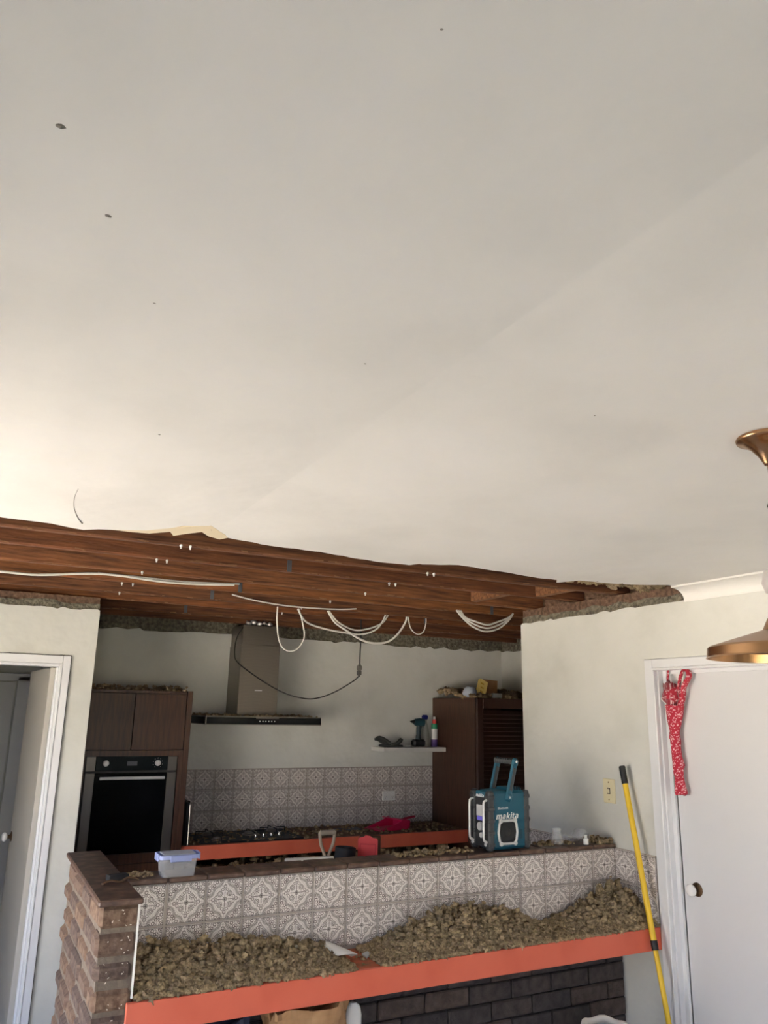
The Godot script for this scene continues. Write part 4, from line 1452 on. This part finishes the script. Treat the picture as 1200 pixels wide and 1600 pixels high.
# ---------------------------------------------------------------- things on the ledge and the pier
func ledge_things() -> void:
	# jobsite radio
	var r := thing("jobsite_radio", "teal jobsite radio with a carry handle and hexagonal speaker on the ledge", "radio", Vector3(2.320, 1.193, -3.245), "", 3.0)
	var st := S()
	cbox(st, at(0.01, 0.135, 0), Vector3(0.196, 0.258, 0.128), 0.012)
	obj("body", st, M.teal, r)
	# corner bumpers, ribbed
	for q in [[-0.106, 0.058, 0.034], [-0.106, -0.058, 0.034], [0.110, 0.058, 0.028], [0.110, -0.058, 0.028]]:
		st = S()
		cbox(st, at(q[0], 0.135, q[1]), Vector3(q[2], 0.262, 0.034), 0.008)
		for k in 5:
			cbox(st, at(q[0], 0.03 + 0.052 * k, q[1]), Vector3(q[2] + 0.004, 0.020, 0.038), 0.005)
		obj("bumper", st, M.smoke, r)
	# front: speaker
	var hexf := S()
	var n := 8
	var pts := [Vector2(-0.042, 0.050), Vector2(0.042, 0.050), Vector2(0.050, 0.036), Vector2(0.056, 0.0), Vector2(0.050, -0.036), Vector2(0.042, -0.050), Vector2(-0.042, -0.050), Vector2(-0.050, -0.036), Vector2(-0.056, 0.0), Vector2(-0.050, 0.036)]
	var path := []
	for p in pts:
		path.append(Vector3(p.x - 0.008, p.y + 0.082, 0.068))
	path.append(path[0])
	path.append(path[1])
	tube(hexf, path, 0.0062, 8)
	for q in [[-0.042, 0.050], [0.042, 0.050], [-0.042, -0.050], [0.042, -0.050]]:
		lathe(hexf, Transform3D(Basis(Vector3.RIGHT, PI / 2), Vector3(q[0] - 0.008, q[1] + 0.082, 0.066)), [Vector2(0.010, 0), Vector2(0.010, 0.008), Vector2(0.004, 0.010), Vector2(0, 0.008)], 12)
	obj("speaker_frame", hexf, M.silver, r)
	st = S()
	var hp := PackedVector2Array()
	for p in pts:
		hp.append(p)
	prism(st, at(-0.008, 0.082, 0.062), hp, 0.003)
	lathe(st, Transform3D(Basis(Vector3.RIGHT, PI / 2), Vector3(-0.008, 0.082, 0.064)), [Vector2(0.044, 0.0), Vector2(0.044, 0.004), Vector2(0.038, 0.005), Vector2(0.018, 0.0015), Vector2(0.014, 0.006), Vector2(0, 0.008)], 28)
	obj("speaker_cone", st, M.rubber, r)
	st = S()
	cbox(st, at(0.073, 0.07, 0.064), Vector3(0.020, 0.044, 0.004), 0.002)
	obj("latch", st, mat(c8(14, 62, 78), 0.5), r)
	word("makita", 0.036, M.white, r, at(-0.006, 0.152, 0.0646), 0.22, 1.1)
	word("Bluetooth", 0.013, M.white, r, at(-0.032, 0.188, 0.0646))
	# left side: display face, dials, roll bars
	st = S()
	cbox(st, at(-0.100, 0.135, 0), Vector3(0.028, 0.235, 0.088), 0.004)
	obj("side_panel", st, M.rubber, r)
	st = S()
	cbox(st, at(-0.116, 0.175, 0.0), Vector3(0.004, 0.050, 0.058), 0.0015)
	obj("display_surround", st, M.silver, r)
	st = S()
	cbox(st, at(-0.117, 0.140, 0.0), Vector3(0.003, 0.018, 0.050), 0.001)
	obj("display", st, M.screen, r)
	for q in [[0.105, 0.0, 0.020], [0.068, 0.012, 0.013]]:
		st = S()
		lathe(st, Transform3D(Basis(Vector3(0, 0, 1), PI / 2), Vector3(-0.112, q[0], q[1])), [Vector2(q[2], 0), Vector2(q[2] * 0.9, 0.012), Vector2(0, 0.014)], 18)
		obj("dial", st, M.silver, r)
	for z in [0.058, -0.050]:
		st = S()
		tube(st, curve([Vector3(-0.11, 0.225, z), Vector3(-0.134, 0.222, z), Vector3(-0.142, 0.205, z), Vector3(-0.142, 0.13, z), Vector3(-0.142, 0.062, z), Vector3(-0.134, 0.046, z), Vector3(-0.11, 0.040, z)], 4), 0.0055, 8)
		obj("roll_bar", st, M.silver, r)
	st = S()
	cbox(st, rot(-0.112, 0.248, 0.0, 0, 0, 0), Vector3(0.010, 0.028, 0.070), 0.003)
	obj("side_badge", st, M.teal, r)
	word("makita", 0.020, M.white, r, Transform3D(Basis(Vector3.UP, -PI / 2), Vector3(-0.1175, 0.242, 0.0)), 0.22, 0.9)
	for q in [[-0.10, 0.032, 0.05], [-0.10, 0.032, -0.05]]:
		st = S()
		lathe(st, Transform3D(Basis(Vector3(0, 0, 1), PI / 2), Vector3(-0.122, q[1], q[2])), [Vector2(0.009, 0), Vector2(0.008, 0.006), Vector2(0, 0.007)], 12)
		obj("corner_bolt", st, M.silver, r)
	# top: vents and handle
	st = S()
	cbox(st, at(0.055, 0.268, 0.0), Vector3(0.09, 0.018, 0.09), 0.007)
	obj("top_vent", st, M.teal, r)
	for k in 5:
		st = S()
		cbox(st, rot(0.030 + 0.013 * k, 0.270, 0.046, 0, 0, 12), Vector3(0.005, 0.020, 0.006), 0.001)
		obj("vent_slot", st, M.black, r)
	var hin := [Vector3(0.0, 0.235, 0), Vector3(0.045, 0.395, 0)]
	for s in [0.052, -0.052]:
		st = S()
		var e: Vector3 = hin[1] - hin[0]
		var ang := rad_to_deg(atan2(-e.x, e.y))
		cbox(st, rot(e.x / 2 + hin[0].x, 0.315, s * 1.25, 0, 0, ang), Vector3(0.034, 0.160, 0.014), 0.006)
		cbox(st, rot(hin[0].x, 0.235, s * 1.3, 0, 0, ang), Vector3(0.040, 0.040, 0.018), 0.012)
		cbox(st, rot(hin[1].x, 0.392, s * 1.25, 0, 0, ang), Vector3(0.038, 0.036, 0.018), 0.012)
		obj("handle_arm", st, M.teal, r)
		st = S()
		cbox(st, rot(e.x / 2 + hin[0].x + 0.002, 0.315, s * 1.25 + 0.0062, 0, 0, ang), Vector3(0.018, 0.105, 0.005), 0.002)
		obj("arm_recess", st, M.smoke, r)
		st = S()
		for q in hin:
			lathe(st, Transform3D(Basis(Vector3.RIGHT, PI / 2), Vector3(q.x, q.y, s * 1.3 + 0.009)), [Vector2(0.006, 0), Vector2(0.004, 0.003), Vector2(0, 0.003)], 10)
		obj("pivot_bolt", st, M.silver, r)
	st = S()
	for k in 7:
		cbox(st, at(0.030 + 0.0, 0.396, -0.054 + 0.018 * k), Vector3(0.034, 0.026, 0.016), 0.006)
	obj("hand_grip", st, M.smoke, r)
	# food tub
	var tb := thing("food_tub", "clear plastic food tub with a pale blue lid on the ledge", "tub", Vector3(0.785, 1.193, -3.20))
	st = S()
	tub_shape(st, 0.060, 0.042, 0.0, 0.068, 0.048, 0.066, 0.012)
	obj("tub_body", st, M.tub, tb)
	st = S()
	tub_shape(st, 0.077, 0.056, 0.064, 0.075, 0.055, 0.078, 0.014)
	for s in [-1.0, 1.0]:
		cbox(st, at(0.078 * s, 0.068, 0), Vector3(0.006, 0.026, 0.055), 0.002)
	cbox(st, at(0, 0.066, 0.058), Vector3(0.080, 0.022, 0.005), 0.002)
	var lid := obj("lid", st, M.lid, tb)
	st = S()
	tub_shape(st, 0.062, 0.043, 0.078, 0.060, 0.041, 0.081, 0.012)
	obj("lid_panel", st, mat(Color(0.80, 0.82, 0.86, 0.6), 0.3), lid)
	(lid.get_node("lid_panel") as MeshInstance3D).material_override.transparency = BaseMaterial3D.TRANSPARENCY_ALPHA
	# glass carafe and clear plastic odds and ends
	st = S()
	lathe(st, Transform3D(), [Vector2(0.0, 0.0), Vector2(0.030, 0.0), Vector2(0.033, 0.004), Vector2(0.026, 0.040), Vector2(0.019, 0.058), Vector2(0.022, 0.074), Vector2(0.0205, 0.074), Vector2(0.017, 0.058), Vector2(0.024, 0.040), Vector2(0.030, 0.006), Vector2(0, 0.004)], 28)
	var gl := obj("glass_bottle", st, M.clear)
	gl.position = Vector3(2.66, 1.193, -3.245)
	tag(gl, "small empty flared glass bottle on the ledge right of the radio", "bottle")
	st = S()
	lathe(st, Transform3D(), [Vector2(0.0, 0.0), Vector2(0.050, 0.0), Vector2(0.050, 0.008), Vector2(0.043, 0.030), Vector2(0.026, 0.048), Vector2(0.0, 0.054), Vector2(0.024, 0.046), Vector2(0.041, 0.029), Vector2(0.048, 0.008), Vector2(0.0, 0.003)], 30)
	var dm := obj("plastic_dome", st, M.clear)
	dm.transform = rot(2.825, 1.205, -3.265, 0, 20, -14)
	tag(dm, "clear domed plastic cover lying tilted on the ledge", "cover")
	st = S()
	cbox(st, at(0, 0.036, 0), Vector3(0.085, 0.004, 0.055), 0.001)
	for s in [-1.0, 1.0]:
		cbox(st, at(0.038 * s, 0.018, 0), Vector3(0.004, 0.036, 0.05), 0.001)
	var ct := obj("plastic_tray", st, M.clear)
	ct.transform = rot(2.715, 1.193, -3.275, 0, 12, 0)
	tag(ct, "small clear plastic tray upturned beside the domed cover", "tray")
	st = S()
	lathe(st, Transform3D(), [Vector2(0, 0), Vector2(0.013, 0), Vector2(0.013, 0.026), Vector2(0.006, 0.031), Vector2(0.006, 0.042), Vector2(0.004, 0.044), Vector2(0, 0.044)], 18)
	var nz := obj("spray_nozzle", st, M.white)
	nz.position = Vector3(2.80, 1.193, -3.195)
	tag(nz, "small white plastic nozzle standing on the ledge", "nozzle")
	# crumbs on the ledge
	clumps("ledge_crumbs", "brown insulation crumbs lying on the ledge left of the radio", func(r2): return Vector3(r2.randf_range(1.75, 2.15), 1.193 + r2.randf_range(0, 0.006) + (0.008 if r2.randf() < 0.2 else 0.0), r2.randf_range(-3.29, -3.20)), 130, 0.003, 0.009, M.fluff, 91)
	clumps("ledge_crumbs", "brown insulation heaped at the ledge's right end by the wall", func(r2):
		var x: float = r2.randf_range(2.86, 2.955)
		return Vector3(x, 1.194 + r2.randf_range(0, 0.018), r2.randf_range(-3.29, -3.17)), 130, 0.004, 0.010, M.fluff, 92)
	clumps("ledge_crumbs", "insulation crumbs round the glass bottle on the ledge", func(r2): return Vector3(r2.randf_range(2.55, 2.75), 1.193 + r2.randf_range(0, 0.006), r2.randf_range(-3.30, -3.22)), 60, 0.003, 0.009, M.fluff, 93)
	clumps("ledge_crumbs", "fine crumbs on the ledge between pier and food tub", func(r2): return Vector3(r2.randf_range(0.60, 0.70), 1.193 + r2.randf_range(0, 0.004), r2.randf_range(-3.28, -3.20)), 36, 0.003, 0.008, M.fluff, 94)
	# on the pier cap
	st = S()
	cbox(st, at(0, 0.010, 0), Vector3(0.075, 0.020, 0.040), 0.003)
	var bl := obj("sanding_block", st, M.rubber)
	bl.transform = rot(0.572, 1.188, -3.215, 0, 12, 0)
	tag(bl, "small dark block lying on the pier cap", "block")
	st = S()
	tube(st, curve([Vector3(-0.05, 0.004, 0.01), Vector3(-0.02, 0.010, 0.0), Vector3(0.015, 0.006, 0.012), Vector3(0.05, 0.014, -0.004), Vector3(0.085, 0.006, 0.006)], 5), 0.007, 8, 0.5)
	var rg := obj("tape_scrap", st, M.brown)
	rg.transform = rot(0.555, 1.189, -3.155, 0, 10, 0)
	tag(rg, "crumpled brown scrap of tape in front of the dark block", "scrap")

# rounded tapering box with open inside
func tub_shape(st: SurfaceTool, a0: float, b0: float, y0: float, a1: float, b1: float, y1: float, rr: float) -> void:
	var R := []
	for q in [[a0, b0, y0], [a1, b1, y1], [a1 - 0.002, b1 - 0.002, y1], [a0 - 0.002, b0 - 0.002, y0 + 0.002]]:
		var ringp := []
		for c in 4:
			var sx := 1.0 if c == 0 or c == 3 else -1.0
			var sz := 1.0 if c < 2 else -1.0
			for k in 5:
				var a := PI / 2 * (c + k / 4.0)
				ringp.append(Vector3((q[0] - rr) * sx + cos(a) * rr, q[2], (q[1] - rr) * sz + sin(a) * rr))
		R.append(ringp)
	for i in 3:
		for k in 20:
			var k2 := (k + 1) % 20
			var o: Vector3 = R[i][k] * Vector3(1, 0, 1) * (1.0 if i == 0 else -1.0) + (Vector3.UP if i == 1 else Vector3.ZERO)
			quad(st, R[i][k], R[i][k2], R[i + 1][k2], R[i + 1][k], o)
	for i in [0, 3]:
		for k in range(1, 19):
			var nn := Vector3.DOWN if i == 0 else Vector3.UP
			tri(st, R[i][0], R[i][k], R[i][k + 1], nn, nn, nn)

# ---------------------------------------------------------------- loose things in the kitchen
func kitchen_things() -> void:
	# sink bench behind the half wall (hidden by it, but it carries things)
	var b := thing("sink_bench", "kitchen bench behind the tiled half wall, mostly hidden", "bench", Vector3(1.79, 0, -3.6))
	var st := S()
	bx(st, -1.17, 0.89, -0.27, 1.155, 0.93, 0.295)
	obj("worktop", st, M.counterdust, b)
	st = S()
	bx(st, -1.17, 0, -0.24, 1.155, 0.89, 0.295)
	obj("carcass", st, M.veneer, b)
	# red carton
	var rc := thing("red_carton", "red carton with a brown dusty side behind the half wall", "carton", Vector3(1.835, 0.93, -3.66), "", -38.0)
	st = S()
	cbox(st, at(0, 0.143, 0), Vector3(0.098, 0.284, 0.075), 0.003)
	obj("carton_body", st, M.brown, rc)
	st = S()
	var pf := PackedVector2Array([Vector2(-0.049, 0.0), Vector2(0.049, 0.0), Vector2(0.049, 0.274), Vector2(0.042, 0.282), Vector2(0.022, 0.284), Vector2(0.012, 0.292), Vector2(-0.012, 0.294), Vector2(-0.022, 0.286), Vector2(-0.042, 0.282), Vector2(-0.049, 0.274)])
	prism(st, at(0, 0, 0.0375), pf, 0.004)
	var face := obj("red_face", st, M.red, rc)
	st = S()
	bx(st, -0.040, 0.02, 0.0415, -0.035, 0.255, 0.043, 0.0005)
	bx(st, 0.035, 0.02, 0.0415, 0.040, 0.255, 0.043, 0.0005)
	bx(st, -0.040, 0.25, 0.0415, 0.040, 0.256, 0.043, 0.0005)
	obj("embossed_border", st, mat(c8(188, 52, 56), 0.55), face)
	# dark roll
	st = S()
	var sp := []
	for k in 40:
		var a := TAU * k / 13.0
		sp.append(Vector3(cos(a) * (0.05 - 0.0008 * k), 0, sin(a) * (0.05 - 0.0008 * k)))
	for k in 39:
		var u: Vector3 = sp[k]
		var v: Vector3 = sp[k + 1]
		quad(st, u, v, v + Vector3(0, 0.215, 0), u + Vector3(0, 0.215, 0), u)
	lathe(st, Transform3D(), [Vector2(0.0505, 0.0), Vector2(0.0505, 0.215), Vector2(0.046, 0.217), Vector2(0.044, 0.19), Vector2(0.044, 0.0)], 24)
	var ro := obj("plastic_roll", st, M.rubber)
	ro.transform = rot(1.69, 0.934, -3.66, 0, 0, -4)
	ro.scale.y = 1.1
	tag(ro, "dark roll of sheeting standing left of the red carton", "roll")
	# white panel
	st = S()
	cbox(st, at(0, 0.120, 0), Vector3(0.24, 0.240, 0.014), 0.004)
	var wp := obj("white_panel", st, M.white)
	wp.transform = rot(1.447, 0.931, -3.46, -8, 3, -1.5)
	tag(wp, "top edge of a white panel leaning behind the half wall", "panel")
	# spade
	var sdl := thing("spade", "spade with a pale D-shaped handle standing behind the half wall", "spade", Vector3(1.845, 0.0, -4.2))
	st = S()
	tube(st, [Vector3(-0.042, 1.158, 0), Vector3(0.042, 1.158, 0)], 0.014, 14)
	obj("hand_grip", st, mat(c8(176, 164, 146), 0.6), sdl)
	st = S()
	for s in [-1.0, 1.0]:
		tube(st, curve([Vector3(0.044 * s, 1.164, 0), Vector3(0.043 * s, 1.14, 0), Vector3(0.036 * s, 1.10, 0), Vector3(0.016 * s, 1.055, 0), Vector3(0.006 * s, 1.02, 0), Vector3(0.0, 0.98, 0)], 4), 0.0095, 8)
	obj("handle_fork", st, mat(c8(186, 170, 148), 0.55), sdl)
	st = S()
	tube(st, [Vector3(0, 1.0, 0), Vector3(0, 0.30, 0)], 0.016, 12)
	obj("shaft", st, mat(c8(160, 120, 80), 0.7), sdl)
	st = S()
	prism(st, at(0, 0, -0.002), PackedVector2Array([Vector2(-0.09, 0.34), Vector2(0.09, 0.34), Vector2(0.09, 0.05), Vector2(0.0, 0.005), Vector2(-0.09, 0.05)]), 0.004)
	obj("blade", st, M.galv, sdl)
	# black rack standing at the end of the bench
	var tk := thing("baking_tray", "black baking tray with a bright rim standing against the oven cupboard", "tray", Vector3(1.372, 0.936, -5.50))
	st = S()
	bx(st, -0.012, 0, -0.16, 0.012, 0.265, 0.08, 0.004)
	obj("tray_body", st, M.black, tk)
	st = S()
	tube(st, [Vector3(0.016, 0.0, 0.082), Vector3(0.014, 0.25, 0.082), Vector3(0.012, 0.27, 0.07), Vector3(0.012, 0.27, -0.16)], 0.004, 8)
	obj("rim", st, M.chrome, tk)
	# dustpan
	var dp := thing("dustpan", "bright pink dustpan lying on the kitchen bench", "dustpan", Vector3(3.0, 0.939, -5.64), "", 12.0)
	st = S()
	var prof := PackedVector2Array([Vector2(-0.17, 0.0), Vector2(0.11, 0.0), Vector2(0.12, 0.055), Vector2(0.06, 0.075), Vector2(0.0, 0.05), Vector2(-0.17, 0.004)])
	prism(st, at(0, 0, 0.095), prof, 0.006)
	prism(st, at(0, 0, -0.10), prof, 0.006)
	bx(st, -0.17, 0.0, -0.10, 0.115, 0.006, 0.10)
	cbox(st, at(0.115, 0.03, 0), Vector3(0.010, 0.065, 0.20), 0.003)
	cbox(st, rot(0.06, 0.066, 0, 0, 0, -8), Vector3(0.12, 0.006, 0.20), 0.002)
	obj("pan", st, M.pink, dp)
	st = S()
	tube(st, [Vector3(0.11, 0.045, 0), Vector3(0.17, 0.058, -0.02), Vector3(0.30, 0.062, -0.06)], [0.016, 0.018, 0.013], 12, 0.6)
	obj("handle", st, M.pink, dp)
	st = S()
	prism(st, Transform3D(Basis(Vector3.RIGHT, -PI / 2), Vector3.ZERO), PackedVector2Array([Vector2(-0.12, -0.06), Vector2(0.10, -0.09), Vector2(0.13, 0.05), Vector2(-0.08, 0.08)]), 0.003)
	var sc := obj("metal_sheet", st, M.galv)
	sc.transform = rot(2.66, 0.938, -5.72, 0, 12, 0)
	tag(sc, "flat grey metal sheet lying on the kitchen bench left of the dustpan", "sheet")
	# on the shelf: gloves, flat box, drill, spray bottle, bottle
	var gv := thing("work_glove", "grey work glove lying bent on the floating shelf, its upper side", "glove", Vector3(3.06, 1.531, -5.83))
	st = S()
	tube(st, curve([Vector3(-0.06, 0.012, 0), Vector3(0.0, 0.012, 0), Vector3(0.07, 0.010, 0), Vector3(0.14, 0.008, 0)], 4), spread([0.030, 0.040, 0.036, 0.026], 4), 12, 0.32)
	obj("palm", st, mat(c8(78, 80, 74), 0.9), gv)
	for k in 4:
		st = S()
		tube(st, curve([Vector3(0.02, 0.018 + 0.004 * k, -0.02 + 0.014 * k), Vector3(-0.03, 0.036 + 0.008 * k, -0.02 + 0.014 * k), Vector3(-0.075, 0.058 + 0.006 * k, -0.018 + 0.012 * k), Vector3(-0.10 - 0.008 * (k % 2), 0.056 + 0.005 * k, -0.018 + 0.012 * k)], 4), spread([0.013, 0.012, 0.012, 0.008], 4), 8)
		obj("finger", st, mat(c8(70, 72, 66), 0.9), gv)
	st = S()
	tube(st, curve([Vector3(0.03, 0.016, 0.02), Vector3(0.08, 0.03, 0.03), Vector3(0.11, 0.052, 0.03), Vector3(0.12, 0.066, 0.03)], 4), spread([0.013, 0.016, 0.019, 0.014], 4), 8)
	obj("cuff", st, mat(c8(64, 66, 60), 0.9), gv)
	st = S()
	bx(st, -0.03, 0, -0.02, 0.03, 0.014, 0.02, 0.001)
	var fb := obj("small_box", st, mat(c8(170, 168, 160), 0.6))
	fb.position = Vector3(3.235, 1.531, -5.81)
	tag(fb, "small flat pale box between glove and drill on the shelf", "box")
	var dr := thing("cordless_drill", "dark cordless drill standing on its battery on the shelf", "drill", Vector3(3.35, 1.531, -5.82))
	st = S()
	cbox(st, at(0, 0.032, 0), Vector3(0.115, 0.058, 0.07), 0.016)
	obj("battery", st, M.black, dr)
	st = S()
	tube(st, [Vector3(-0.005, 0.05, 0), Vector3(0.002, 0.10, 0), Vector3(0.008, 0.18, 0)], [0.023, 0.019, 0.022], 12)
	obj("grip", st, mat(c8(38, 54, 58), 0.6), dr)
	st = S()
	tube(st, [Vector3(0.055, 0.195, 0), Vector3(0.05, 0.195, 0), Vector3(0.01, 0.197, 0), Vector3(-0.03, 0.198, 0), Vector3(-0.04, 0.198, 0)], [0.018, 0.030, 0.034, 0.028, 0.02], 16)
	obj("motor_housing", st, mat(c8(30, 72, 82), 0.5), dr)
	st = S()
	tube(st, [Vector3(-0.036, 0.2, 0), Vector3(-0.06, 0.202, 0), Vector3(-0.078, 0.203, 0)], [0.014, 0.011, 0.004], 12)
	obj("chuck", st, M.rubber, dr)
	var sb := thing("spray_bottle", "clear spray bottle with a blue trigger head on the shelf", "bottle", Vector3(3.445, 1.531, -5.87))
	st = S()
	lathe(st, Transform3D(), [Vector2(0, 0), Vector2(0.033, 0), Vector2(0.036, 0.01), Vector2(0.034, 0.10), Vector2(0.024, 0.16), Vector2(0.014, 0.20), Vector2(0.014, 0.215), Vector2(0, 0.215)], 20)
	obj("bottle_body", st, mat(c8(150, 150, 142), 0.35), sb)
	st = S()
	cbox(st, at(-0.004, 0.238, 0), Vector3(0.056, 0.038, 0.030), 0.010)
	cbox(st, rot(-0.026, 0.214, 0, 0, 0, 20), Vector3(0.008, 0.03, 0.014), 0.003)
	obj("trigger_head", st, M.blue, sb)
	var cb := thing("cleaner_bottle", "slim bottle with red and green bands and a white cap on the shelf", "bottle", Vector3(3.522, 1.531, -5.85))
	for q in [["bottle_body", 0.0, 0.145, 0.026, "purple"], ["white_band", 0.06, 0.145, 0.0265, "white"], ["green_band", 0.145, 0.188, 0.026, "green"], ["red_band", 0.188, 0.222, 0.018, "red"], ["cap", 0.222, 0.245, 0.010, "white"]]:
		st = S()
		lathe(st, Transform3D(), [Vector2(0, q[1]), Vector2(q[3], q[1]), Vector2(q[3], q[2] - 0.004), Vector2(q[3] * 0.8, q[2]), Vector2(0, q[2])], 18)
		obj(q[0], st, M[q[4]], cb)
	# on top of the louvred cupboard
	var yb := thing("yellow_box", "cream yellow carton leaning on top of the louvred cupboard", "carton", Vector3(3.70, 1.932, -5.43))
	st = S()
	cbox(st, rot(0.02, 0.072, 0, -14, 0, -24), Vector3(0.080, 0.15, 0.03), 0.002)
	obj("carton_body", st, mat(c8(226, 200, 118), 0.7), yb)
	st = S()
	for k in 3:
		cbox(st, rot(0.02, 0.072, 0, -14, 0, -24) * at(-0.01 + 0.004 * k, 0.04 - 0.035 * k, 0.0155), Vector3(0.03, 0.012, 0.001))
	obj("print_mark", st, mat(c8(196, 150, 50), 0.7), yb)
	st = S()
	cbox(st, rot(0, 0.075, 0, 0, -12, -4), Vector3(0.13, 0.15, 0.12), 0.002)
	var bb := obj("brown_box", st, M.card)
	bb.position = Vector3(3.86, 1.932, -5.55)
	tag(bb, "brown cardboard box behind the cream carton on the cupboard", "carton")
	st = S()
	blob(st, Vector3(0, 0.03, 0), Vector3(0.062, 0.045, 0.05), 0.14, 77, 10, 14, 1.8)
	var wc := obj("cloth_cap", st, mat(c8(176, 184, 196), 0.85))
	wc.position = Vector3(3.60, 1.944, -5.42)
	tag(wc, "crumpled pale blue-grey cloth on the louvred cupboard", "cloth")
	st = S()
	cbox(st, at(0, 0.020, 0), Vector3(0.085, 0.038, 0.03), 0.002)
	var sbx := obj("label_box", st, mat(c8(150, 152, 144), 0.6))
	sbx.position = Vector3(3.80, 1.932, -5.33)
	tag(sbx, "small grey box at the front edge of the louvred cupboard top", "carton")
	clumps("cupboard_dust", "loose insulation heaped on top of the louvred cupboard", func(r):
		var z: float = r.randf_range(-5.93, -5.31)
		return Vector3(r.randf_range(3.57, 4.27), 1.933 + r.randf_range(0, 0.02) + 0.05 * smoothstep(-5.4, -5.8, z), z), 520, 0.010, 0.024, M.fluff, 95)

# ---------------------------------------------------------------- cables
func cable(label: String, pts: Array, r: float, m: Material, each := 6) -> void:
	var st := S()
	tube(st, curve(pts, each), r, 8)
	tag(obj("electrical_cable", st, m), label, "cable")

func V(x: float, y: float, z: float) -> Vector3:
	return Vector3(x, y, z)

func cables() -> void:
	cable("white flat cable running along the joists at upper left", [V(-0.3, 2.425, -4.13), V(0.05, 2.43, -4.15), V(0.22, 2.432, -4.16), V(0.45, 2.462, -4.17), V(0.60, 2.468, -4.178), V(0.85, 2.455, -4.175), V(1.05, 2.462, -4.178), V(1.22, 2.475, -4.18)], 0.0065, M.cable)
	cable("second white cable alongside the flat cable at upper left", [V(0.50, 2.472, -4.182), V(0.70, 2.470, -4.18), V(0.95, 2.468, -4.182), V(1.25, 2.482, -4.182)], 0.004, M.cable)
	cable("long white cable sagging under the middle joists", [V(1.32, 2.475, -4.555), V(1.45, 2.452, -4.55), V(1.62, 2.436, -4.55), V(1.80, 2.432, -4.55), V(2.02, 2.438, -4.55), V(2.15, 2.452, -4.555)], 0.0045, M.cable)
	cable("thin white cable looping down in front of the hood chimney", [V(1.629, 2.43, -4.6), V(1.63, 2.33, -4.6), V(1.655, 2.21, -4.6), V(1.71, 2.162, -4.6), V(1.775, 2.18, -4.6), V(1.815, 2.25, -4.6), V(1.80, 2.34, -4.6), V(1.77, 2.43, -4.6)], 0.0045, M.cable)
	cable("white cable trailing right from the hood chimney under the joists", [V(1.77, 2.43, -4.62), V(1.83, 2.352, -4.62), V(1.95, 2.318, -4.62), V(2.10, 2.30, -4.62), V(2.22, 2.296, -4.62), V(2.32, 2.33, -4.62), V(2.37, 2.38, -4.62), V(2.40, 2.44, -4.62)], 0.006, M.cable)
	cable("deep white cable loop hanging in the middle of the kitchen", [V(1.97, 2.43, -4.6), V(2.02, 2.362, -4.6), V(2.11, 2.31, -4.6), V(2.20, 2.265, -4.6), V(2.29, 2.243, -4.6), V(2.40, 2.255, -4.6), V(2.48, 2.31, -4.6), V(2.54, 2.395, -4.6), V(2.55, 2.44, -4.6)], 0.007, M.cable)
	cable("shallow white cable loop behind the deep loop", [V(1.99, 2.44, -4.64), V(2.06, 2.37, -4.64), V(2.17, 2.325, -4.64), V(2.27, 2.335, -4.64), V(2.38, 2.38, -4.64), V(2.43, 2.44, -4.64)], 0.0055, M.cable)
	cable("short thin cable loop right of the deep loop", [V(2.56, 2.44, -4.6), V(2.58, 2.36, -4.6), V(2.63, 2.322, -4.6), V(2.68, 2.34, -4.6), V(2.70, 2.40, -4.6), V(2.70, 2.44, -4.6)], 0.004, M.cable)
	for k in 3:
		cable(["lowest of three white cables hanging by the right wall corner", "middle of three white cables hanging by the right wall corner", "highest of three white cables hanging by the right wall corner"][k], [V(2.66 + 0.015 * k, 2.44, -4.15), V(2.70 + 0.012 * k, 2.40, -4.15), V(2.78, 2.345 + 0.016 * k, -4.15 + 0.01 * k), V(2.88, 2.32 + 0.020 * k, -4.15 + 0.01 * k), V(2.98, 2.345 + 0.022 * k, -4.15), V(3.06, 2.40 + 0.01 * k, -4.15), V(3.10, 2.45, -4.15)], 0.006, M.cable)
	# hanging lead with a socket, and the black flex from it to the hood
	cable("thin dark lead hanging straight down from the joists to a plug socket", [V(2.40, 2.44, -5.0), V(2.402, 2.30, -5.0), V(2.399, 2.20, -5.0), V(2.399, 2.118, -5.0)], 0.005, M.black)
	var pl := thing("plug_socket", "grey plug and socket hanging on a lead in the kitchen", "plug", V(2.397, 2.05, -5.0))
	var st := S()
	cbox(st, at(0, 0.052, 0), Vector3(0.034, 0.036, 0.030), 0.007)
	cbox(st, at(0, 0.074, 0), Vector3(0.016, 0.014, 0.016), 0.004)
	obj("socket", st, mat(c8(92, 88, 80), 0.6), pl)
	st = S()
	cbox(st, at(-0.001, 0.018, 0), Vector3(0.030, 0.034, 0.028), 0.007)
	cbox(st, at(-0.002, -0.004, 0), Vector3(0.014, 0.014, 0.014), 0.004)
	obj("plug", st, mat(c8(70, 68, 64), 0.6), pl)
	cable("thin black flex drooping from the hanging plug to the range hood", [V(2.394, 2.045, -5.0), V(2.36, 2.01, -5.02), V(2.25, 1.94, -5.05), V(2.15, 1.895, -5.1), V(2.06, 1.885, -5.15), V(1.93, 1.925, -5.25), V(1.80, 2.02, -5.4), V(1.70, 2.13, -5.58), V(1.69, 2.20, -5.66), V(1.70, 2.32, -5.66), V(1.76, 2.425, -5.66)], 0.0042, mat(c8(44, 42, 40), 0.6))
